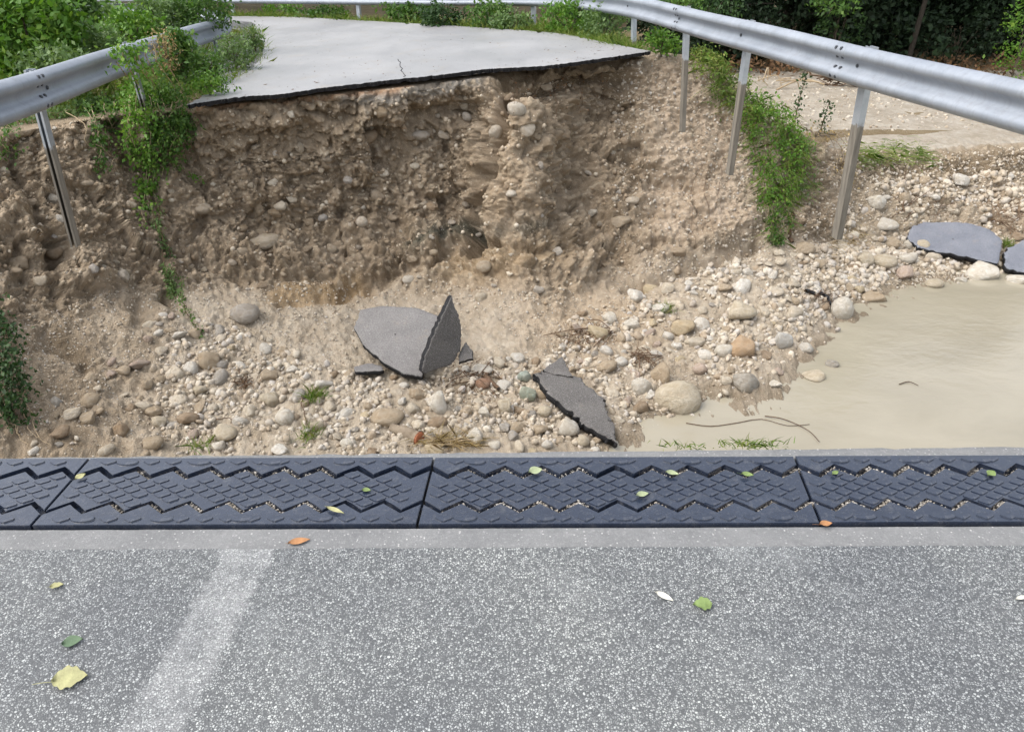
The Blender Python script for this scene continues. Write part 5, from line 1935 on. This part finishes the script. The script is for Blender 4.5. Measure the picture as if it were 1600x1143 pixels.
def pile(name, px, py, n, sx, sy, mat, label, cat, h=0.05, size=0.05, sticks=14):
    p, nn = surf(px, py)
    root = empty(name, p, label, cat)
    dep = pix(p)[2]
    pos = []
    for _ in range(n):
        q, qn = surf(px + rng.normal(0, sx), py + rng.normal(0, sy))
        pos.append(q - p + qn * rng.uniform(0, h))
    if name == 'straw_bundle':
        V, F = blades(np.array(pos), size * 1.5, 0.006, 2.6)
    else:
        V, F = leaf_quads(np.array(pos), size * 0.6, 0.6, 0.4)
    link('litter', mesh_np('litter', V, F), mat, root)['kind'] = 'stuff'
    tb = []
    for _ in range(sticks):
        a, an = surf(px + rng.normal(0, sx), py + rng.normal(0, sy))
        b, bn = surf(px + rng.normal(0, sx), py + rng.normal(0, sy))
        tb.append(tube_np(smooth_path([a - p + an * 0.02, (a + b) / 2 - p + an * (0.03 + h * rng.random()), b - p + bn * 0.02], 8), rng.uniform(0.003, 0.007), 5))
    V, F = join_np(tb)
    link('twig', mesh_np('twig', V, F), M['root'] if name == 'straw_bundle' else M['twig'], root)['kind'] = 'stuff'
    return root


pile('leaf_litter', 745, 592, 420, 24, 16, M['litter'], 'dark brown leaf litter and twigs below the standing slab', 'leaf litter')
pile('leaf_litter', 920, 525, 460, 30, 10, M['litter'], 'dark brown litter at the upper left of the cobble beach', 'leaf litter')
pile('leaf_litter', 1005, 560, 160, 14, 8, M['litter'], 'small patch of brown litter between beach cobbles', 'leaf litter')
pile('leaf_litter', 1285, 462, 200, 22, 6, M['litter'], 'brown litter beside the black plastic at the shore', 'leaf litter')
pile('leaf_litter', 385, 598, 90, 9, 6, M['litter'], 'dark root clump in the middle of the left rubble', 'leaf litter')
pile('leaf_litter', 1450, 318, 300, 40, 14, M['litter'], 'brown twigs and litter on the far gravel bank', 'leaf litter')
pile('leaf_litter', 1580, 345, 260, 26, 14, M['litter'], 'reddish litter on the far bank above the right bluish slab', 'leaf litter')
pile('straw_bundle', 700, 692, 260, 26, 5, M['straw'], 'straw-coloured root bundle right of the cut log', 'straw', 0.05, 0.13, 30)
pile('straw_bundle', 1325, 375, 160, 14, 12, M['straw'], 'dry straw around the foot of the bent right post', 'straw', 0.06, 0.09, 10)


def stick(name, pts, r, mat, label, cat, lift=0.03, flat=None):
    pp = []
    for px, py in smooth_path(pts, 16):
        p, nn = surf(px, py)
        if p[2] < WATER_Z:
            p = atz(px, py, WATER_Z + 0.012)
        pp.append(p + [0, 0, lift])
    pp = np.array(pp)
    V, F = tube_np(pp - pp[0], np.linspace(r, r * 0.6, 16), 6)
    o = link(name, mesh_np(name, V, F, True), mat)
    o.location = pp[0]
    return tag(o, label, cat)


stick('driftwood', [(745, 580), (760, 592), (778, 610)], 0.035, M['twig'], 'thick dark branch stub in the litter below the standing slab', 'branch', 0.04)
stick('plastic_strip', [(1258, 458), (1275, 461), (1290, 466), (1298, 478)], 0.028, M['plastic'], 'crumpled black plastic strip against the round white boulder', 'plastic strip', 0.04)
stick('driftwood', [(1072, 660), (1110, 665), (1150, 660), (1190, 654), (1230, 664), (1265, 662)], 0.005, M['twig'], 'long dark twig floating near the deck', 'branch', -0.004)
stick('driftwood', [(1195, 650), (1225, 655), (1262, 672), (1280, 690)], 0.006, M['twig'], 'thin twig crossing the long floating twig towards the deck', 'branch', 0.004)
stick('driftwood', [(1405, 600), (1420, 596), (1435, 602)], 0.006, M['twig'], 'tiny twig drifting in the middle of the pool', 'branch', 0.0)
stick('driftwood', [(470, 610), (474, 640), (490, 690)], 0.006, M['twig'], 'thin upright twig between the white cobble and the grass tuft', 'branch', 0.03)
stick('driftwood', [(1555, 418), (1566, 400), (1578, 382)], 0.006, M['root'], 'pale stalk leaning beside the tuft between the bluish slabs', 'branch', 0.05)
stick('driftwood', [(340, 674), (352, 673), (366, 675)], 0.006, M['twig'], 'short twig lying on the pale blocky boulder', 'branch', 0.16)
stick('driftwood', [(1410, 335), (1412, 300), (1415, 270)], 0.012, M['twig'], 'dark upright stake on the far gravel bank', 'stake', 0.02)
stick('driftwood', [(1236, 380), (1234, 350), (1238, 330)], 0.03, M['twig'], 'rusty brown stump below the thick creeper', 'stake', 0.02)


# ------------------------------------------------------------------ leaves fallen on the deck
def leaf_mesh(L, W, lobes=0, stem=0.4):
    m = 18
    outl = []
    for i in range(m):
        t = i / (m - 1)
        wv = math.sin(math.pi * t ** 0.8) * W / 2
        if lobes:
            wv *= 0.78 + 0.30 * abs(math.sin(t * math.pi * lobes))
        outl.append((t * L, wv))
    bm = bmesh.new()
    mid = [bm.verts.new((x, 0, 0.001 + 0.10 * W * math.sin(x / L * 3.0))) for x, _ in outl]
    up = [bm.verts.new((x, y, 0.004 + 0.12 * W + 0.05 * W * math.sin(x * 60))) for x, y in outl]
    dn = [bm.verts.new((x, -y, 0.004 + 0.10 * W + 0.05 * W * math.cos(x * 50))) for x, y in outl]
    for i in range(m - 1):
        bm.faces.new((mid[i], mid[i + 1], up[i + 1], up[i]))
        bm.faces.new((dn[i], dn[i + 1], mid[i + 1], mid[i]))
    if stem:
        a = [bm.verts.new((-stem * L * t, 0.02 * L * math.sin(t * 3), 0.002 + 0.003 * t)) for t in (0, 0.33, 0.66, 1)]
        b = [bm.verts.new((v.co.x, v.co.y + 0.022 * L, v.co.z)) for v in a]
        for i in range(3):
            bm.faces.new((a[i], a[i + 1], b[i + 1], b[i]))
    bmesh.ops.remove_doubles(bm, verts=bm.verts[:], dist=1e-5)
    return bm_mesh(bm, 'fallen_leaf', True)


LC = {k: mat_plain('leaf_' + k, c, 0.6, 0.25, 40, 0.2, 0.3) for k, c in {
    'yellow': (0.33, 0.32, 0.16), 'green': (0.09, 0.14, 0.08), 'pale': (0.27, 0.31, 0.18), 'orange': (0.34, 0.17, 0.075), 'lime': (0.16, 0.22, 0.075), 'white': (0.62, 0.60, 0.52)}.items()}
for px, py, Lp, Wp, ang, col, z, lobes, stem, lab in [
        (82, 1066, 52, 30, 12, 'yellow', 0.006, 4, 0.55, 'large pale yellow leaf with a stem at the lower left of the road'),
        (97, 1008, 30, 16, 20, 'green', 0.006, 0, 0.1, 'dark green leaf above the large yellow leaf'),
        (78, 918, 20, 9, 15, 'yellow', 0.006, 2, 0.2, 'small yellow leaf near the left mortar strip'),
        (450, 850, 34, 10, 15, 'orange', 0.002, 0, 0.1, 'orange leaf on the mortar strip below the joint'),
        (1112, 946, 30, 20, 180, 'lime', 0.006, 3, -0.0, 'green notched leaf on the right part of the road'),
        (1024, 926, 30, 8, -35, 'white', 0.006, 0, 0.1, 'whitish narrow leaf beside the green notched leaf'),
        (1586, 937, 24, 5, 15, 'white', 0.006, 0, 0.1, 'whitish narrow leaf at the right edge of the road'),
        (826, 739, 22, 13, 15, 'pale', ZT + 0.004, 0, 0.05, 'pale oval leaf at the top of the middle joint module'),
        (994, 775, 20, 9, 12, 'pale', ZT + 0.004, 0, 0.05, 'pale narrow leaf on the tread of the middle joint module'),
        (1040, 738, 20, 8, -20, 'pale', ZT + 0.004, 0, 0.05, 'little pale green leaf in the far groove of the middle module'),
        (1158, 741, 18, 8, -15, 'lime', ZT + 0.004, 0, 0.4, 'green leaf with upright stem in the far groove'),
        (1543, 744, 18, 10, 30, 'lime', ZT + 0.004, 0, 0.1, 'bright green leaf on the right joint module'),
        (1300, 742, 14, 6, 30, 'lime', ZT + 0.004, 0, 0.1, 'tiny green leaf just right of the thin seam'),
        (566, 766, 14, 7, -10, 'lime', ZT + 0.004, 0, 0.1, 'small green leaf on the bold padded module'),
        (510, 793, 34, 6, -25, 'yellow', ZT + 0.006, 0, 0.1, 'yellow blade bridging the near groove of the padded module'),
        (1280, 820, 20, 9, 5, 'orange', ZT + 0.004, 0, 0.6, 'orange leaf at the lower end of the thin seam'),
        (118, 750, 16, 10, 50, 'yellow', ZT + 0.004, 0, 0.1, 'yellow leaf stuck in the slanting black seam')]:
    p = atz(px, py, z)
    dep = pix(p)[2]
    L_, W_ = Lp / F_PX * dep, Wp / F_PX * dep * 1.35
    o = link('fallen_leaf', leaf_mesh(L_, W_, lobes, stem), LC[col])
    o.location = p
    o.rotation_euler = (0, 0, R(ang))
    tag(o, lab, 'leaf', 'leaves fallen on the deck')


# ------------------------------------------------------------------ woods beyond the river
def crown_mesh(hgt, rad, n_low, n_high, low):
    parts = []
    for k in range(7):
        a = rng.uniform(0, 6.28)
        rr = rad * rng.uniform(0.2, 0.7)
        c = (rr * math.cos(a), rr * math.sin(a), low + rng.uniform(0.3, 2.2))
        parts.append(leaf_quads(clump_points(c, (rad * 0.55, rad * 0.55, 0.8), n_low // 7, 18, 0.13, 0.3), 0.17, 0.35, 0.55))
    for k in range(6):
        a = rng.uniform(0, 6.28)
        rr = rad * rng.uniform(0.1, 0.6)
        c = (rr * math.cos(a), rr * math.sin(a), hgt * rng.uniform(0.45, 0.85))
        parts.append(leaf_quads(clump_points(c, (rad * 0.65, rad * 0.65, hgt * 0.18), n_high // 6, 12, 0.25, 0.3), 0.34, 0.4, 0.6))
    return mesh_np('crown', *join_np(parts))


def trunk_mesh(hgt, r, seed):
    rg = np.random.default_rng(seed)
    parts = []
    path = smooth_path([(0, 0, -0.3), (rg.normal(0, 0.12), rg.normal(0, 0.12), hgt * 0.3), (rg.normal(0, 0.3), rg.normal(0, 0.3), hgt * 0.65), (rg.normal(0, 0.4), rg.normal(0, 0.4), hgt * 0.92)], 18)
    parts.append(tube_np(path, np.linspace(r, r * 0.2, 18), 8))
    for k in range(8):
        i = rg.integers(3, 15)
        a = rg.uniform(0, 6.28)
        L = rg.uniform(0.9, 2.0)
        e = path[i] + [math.cos(a) * L, math.sin(a) * L, L * rg.uniform(0.1, 0.6)]
        parts.append(tube_np(smooth_path([path[i], (path[i] + e) / 2 + rg.normal(0, 0.1, 3), e], 8), np.linspace(r * 0.35, 0.01, 8), 6))
    return mesh_np('trunk', *join_np(parts), True)


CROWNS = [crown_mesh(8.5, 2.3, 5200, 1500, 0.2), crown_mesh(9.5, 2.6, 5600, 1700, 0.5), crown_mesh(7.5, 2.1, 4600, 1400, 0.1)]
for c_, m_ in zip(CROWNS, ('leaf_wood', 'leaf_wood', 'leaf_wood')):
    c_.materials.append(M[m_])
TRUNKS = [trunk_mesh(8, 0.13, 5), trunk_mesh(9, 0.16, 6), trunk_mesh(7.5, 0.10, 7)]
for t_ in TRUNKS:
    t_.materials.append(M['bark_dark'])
TREES = [
    (1050, 23.5, 0, 'dark leafy tree left-most in the wood behind the right guardrail'),
    (1130, 22.4, 2, 'second dark tree from the left in the wood behind the guardrail'),
    (1210, 24.5, 1, 'dark tree behind the gravel bar, above the second hanging post'),
    (1290, 22.6, 0, 'dark tree with low drooping branches above the gravel bar'),
    (1375, 25.0, 2, 'shaded tree left of the bare upright trunk'),
    (1500, 24.8, 1, 'shaded tree right of the bare upright trunk'),
    (1585, 22.8, 0, 'dark tree near the right edge of the wood'),
    (1660, 22.2, 2, 'tree cut off by the right edge of the wood'),
    (1440, 28.0, 0, 'deep shaded tree far back behind the bare trunk'),
    (1250, 28.5, 1, 'deep shaded tree far back behind the drooping branches'),
    (1080, 28.0, 2, 'deep shaded tree far back at the left of the wood'),
    (1600, 28.5, 1, 'deep shaded tree far back at the right of the wood'),
]
for px, Y, k, lab in TREES:
    p = at(px, 90, Y)
    root = empty('tree', (p[0], p[1], -2.0), lab, 'tree', 'trees of the wood beyond the river')
    a = rng.uniform(0, 6.28)
    for nm, me_ in (('trunk', TRUNKS[k]), ('crown', CROWNS[k])):
        o = link(nm, me_, None, root)
        o.rotation_euler = (0, 0, a)
        s_ = rng.uniform(0.92, 1.12)
        o.scale = (s_, s_, s_)
# bare trunk standing out in front of the shade
p = at(1421, 84, 20.6)
root = empty('tree', (p[0], p[1], -2.05), 'thin bare dark trunk standing in front of the shaded wood', 'tree')
V, F = tube_np(smooth_path([(0, 0, 0), (0.03, 0, 1.2), (0.12, 0.1, 3.0), (0.2, 0.3, 7.0)], 18), np.linspace(0.085, 0.03, 18), 8)
link('trunk', mesh_np('trunk', V, F, True), M['bark_dark'], root)
V, F = leaf_quads(clump_points((0.2, 0.3, 7.0), (1.4, 1.4, 1.6), 900, 14, 0.15, 0.3), 0.26, 0.4)
link('crown', mesh_np('crown', V, F), M['leaf_mid'], root)
WG = 'bushes at the edge of the wood'
for px, py, Y, hw, hh, nl, ls, mt, lab in [
        (1310, 45, 20.4, 34, 70, 900, 0.13, 'leaf_dark', 'lighter green bush hanging above the guardrail in front of the shade'),
        (1300, 3, 20.0, 40, 14, 420, 0.13, 'leaf_mid', 'bright spray of leaves at the top of the wood'),
        (1606, 45, 19.5, 26, 80, 1000, 0.11, 'leaf_bright', 'bright green bush at the right edge of the wood'),
        (1110, 16, 20.5, 44, 18, 700, 0.12, 'leaf_dark', 'green bush just above the rail at the left of the wood'),
        (1060, 8, 19.0, 36, 14, 600, 0.11, 'leaf_mid', 'green bush where the rail leaves the top of the view'),
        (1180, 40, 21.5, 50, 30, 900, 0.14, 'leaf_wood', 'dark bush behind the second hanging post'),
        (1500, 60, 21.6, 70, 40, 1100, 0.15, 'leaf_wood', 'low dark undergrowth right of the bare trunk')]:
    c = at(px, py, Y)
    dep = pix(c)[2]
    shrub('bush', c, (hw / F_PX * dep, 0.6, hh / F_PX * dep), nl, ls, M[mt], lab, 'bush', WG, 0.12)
# dead branches and undergrowth along the back of the gravel bar
n = 2600
x = rng.uniform(4.5, 20, n)
y = 20.6 + rng.normal(0, 0.5, n)
V, F = leaf_quads(np.stack([x, y, np.array([bar_z(a, b) for a, b in zip(x, y)]) + rng.uniform(0, 0.35, n)], -1), 0.16, 0.5, 0.4)
o = link('undergrowth', mesh_np('undergrowth', V, F), M['litter'])
tag(o, None, None, None, 'stuff')
for a, b, lab in [((1180, 98), (1290, 108), 'dead grey branch lying behind the second post'), ((1270, 118), (1400, 132), 'dark brush heap lying on the gravel bar under the rail'), ((1450, 96), (1590, 110), 'pale fallen branch in the shade right of the bare trunk')]:
    p0, p1 = at(a[0], a[1], 18.6), at(b[0], b[1], 18.2)
    p0[2] = bar_z(p0[0], p0[1]) + 0.1
    p1[2] = bar_z(p1[0], p1[1]) + 0.08
    tb = []
    for k in range(26 if 'brush' in lab else 9):
        t0, t1 = sorted(rng.random(2))
        q0, q1 = p0 + (p1 - p0) * t0, p0 + (p1 - p0) * t1
        tb.append(tube_np(smooth_path([q0 + rng.normal(0, 0.08, 3) - p0, (q0 + q1) / 2 - p0 + rng.normal(0, 0.12, 3) + [0, 0, 0.12], q1 - p0 + rng.normal(0, 0.08, 3)], 8), rng.uniform(0.006, 0.022), 5))
    o = link('fallen_branch', mesh_np('fallen_branch', *join_np(tb), True), M['twig'] if 'brush' in lab else M['root'])
    o.location = p0
    tag(o, lab, 'branch')
# thin saplings on the bar
for px, py, Y, h, lab in [(1243, 180, 14.6, 1.1, 'thin leafy sapling on the gravel bar right of the second post'), (1290, 165, 14.2, 0.7, 'bent bare twig plant on the gravel bar')]:
    p = at(px, py, Y)
    p[2] = bar_z(p[0], p[1])
    root = empty('sapling', p, lab, 'sapling')
    V, F = tube_np(smooth_path([(0, 0, 0), (0.02, 0, h * 0.5), (0.06, 0, h)], 8), np.linspace(0.012, 0.005, 8), 5)
    link('stem', mesh_np('stem', V, F), M['twig'], root)
    V, F = leaf_quads(np.stack([rng.normal(0.02, 0.06, 110), rng.normal(0, 0.06, 110), rng.uniform(0.1, h, 110)], -1), 0.07, 0.3)
    link('foliage', mesh_np('foliage', V, F), M['leaf_dark'], root)

# far wood as one mass, added behind the trees to block horizon light
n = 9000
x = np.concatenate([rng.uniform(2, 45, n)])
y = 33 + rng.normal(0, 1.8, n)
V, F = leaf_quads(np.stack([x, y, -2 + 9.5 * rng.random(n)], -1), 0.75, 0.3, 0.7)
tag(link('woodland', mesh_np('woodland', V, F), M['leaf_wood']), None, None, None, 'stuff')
n = 5000
x = rng.uniform(-45, 2, n)
y = 36 + rng.normal(0, 2.5, n)
V, F = leaf_quads(np.stack([x, y, -0.6 + 6.5 * rng.random(n)], -1), 0.8, 0.3, 0.7)
tag(link('woodland', mesh_np('woodland', V, F), M['leaf_mid']), None, None, None, 'stuff')

# pinkish parapet wall beyond the far bend
wl = at(170, 4, 26.0)
wr = at(400, 4, 26.0)
root = empty('wall', ((wl[0] + wr[0]) / 2, 26.0, -0.65), 'low pinkish wall at the very top left beyond the weeds', 'wall')
bm = bmesh.new()
add_box(bm, (-1.5, 0, 0.85), (wr[0] - wl[0] + 4, 0.3, 0.9))
bmesh.ops.bevel(bm, geom=bm.edges[:], offset=0.03, segments=1, affect='EDGES')
link('wall_body', bm_mesh(bm, 'wall_body'), M['wall'], root)
bm = bmesh.new()
add_box(bm, (-1.5, 0.02, 1.36), (wr[0] - wl[0] + 4.2, 0.42, 0.1))
link('coping', bm_mesh(bm, 'coping'), M['concrete'], root)
bm = bmesh.new()
add_box(bm, (-1.5, 0.04, 0.15), (wr[0] - wl[0] + 4, 0.18, 0.48))
link('plinth', bm_mesh(bm, 'plinth'), M['concrete'], root)
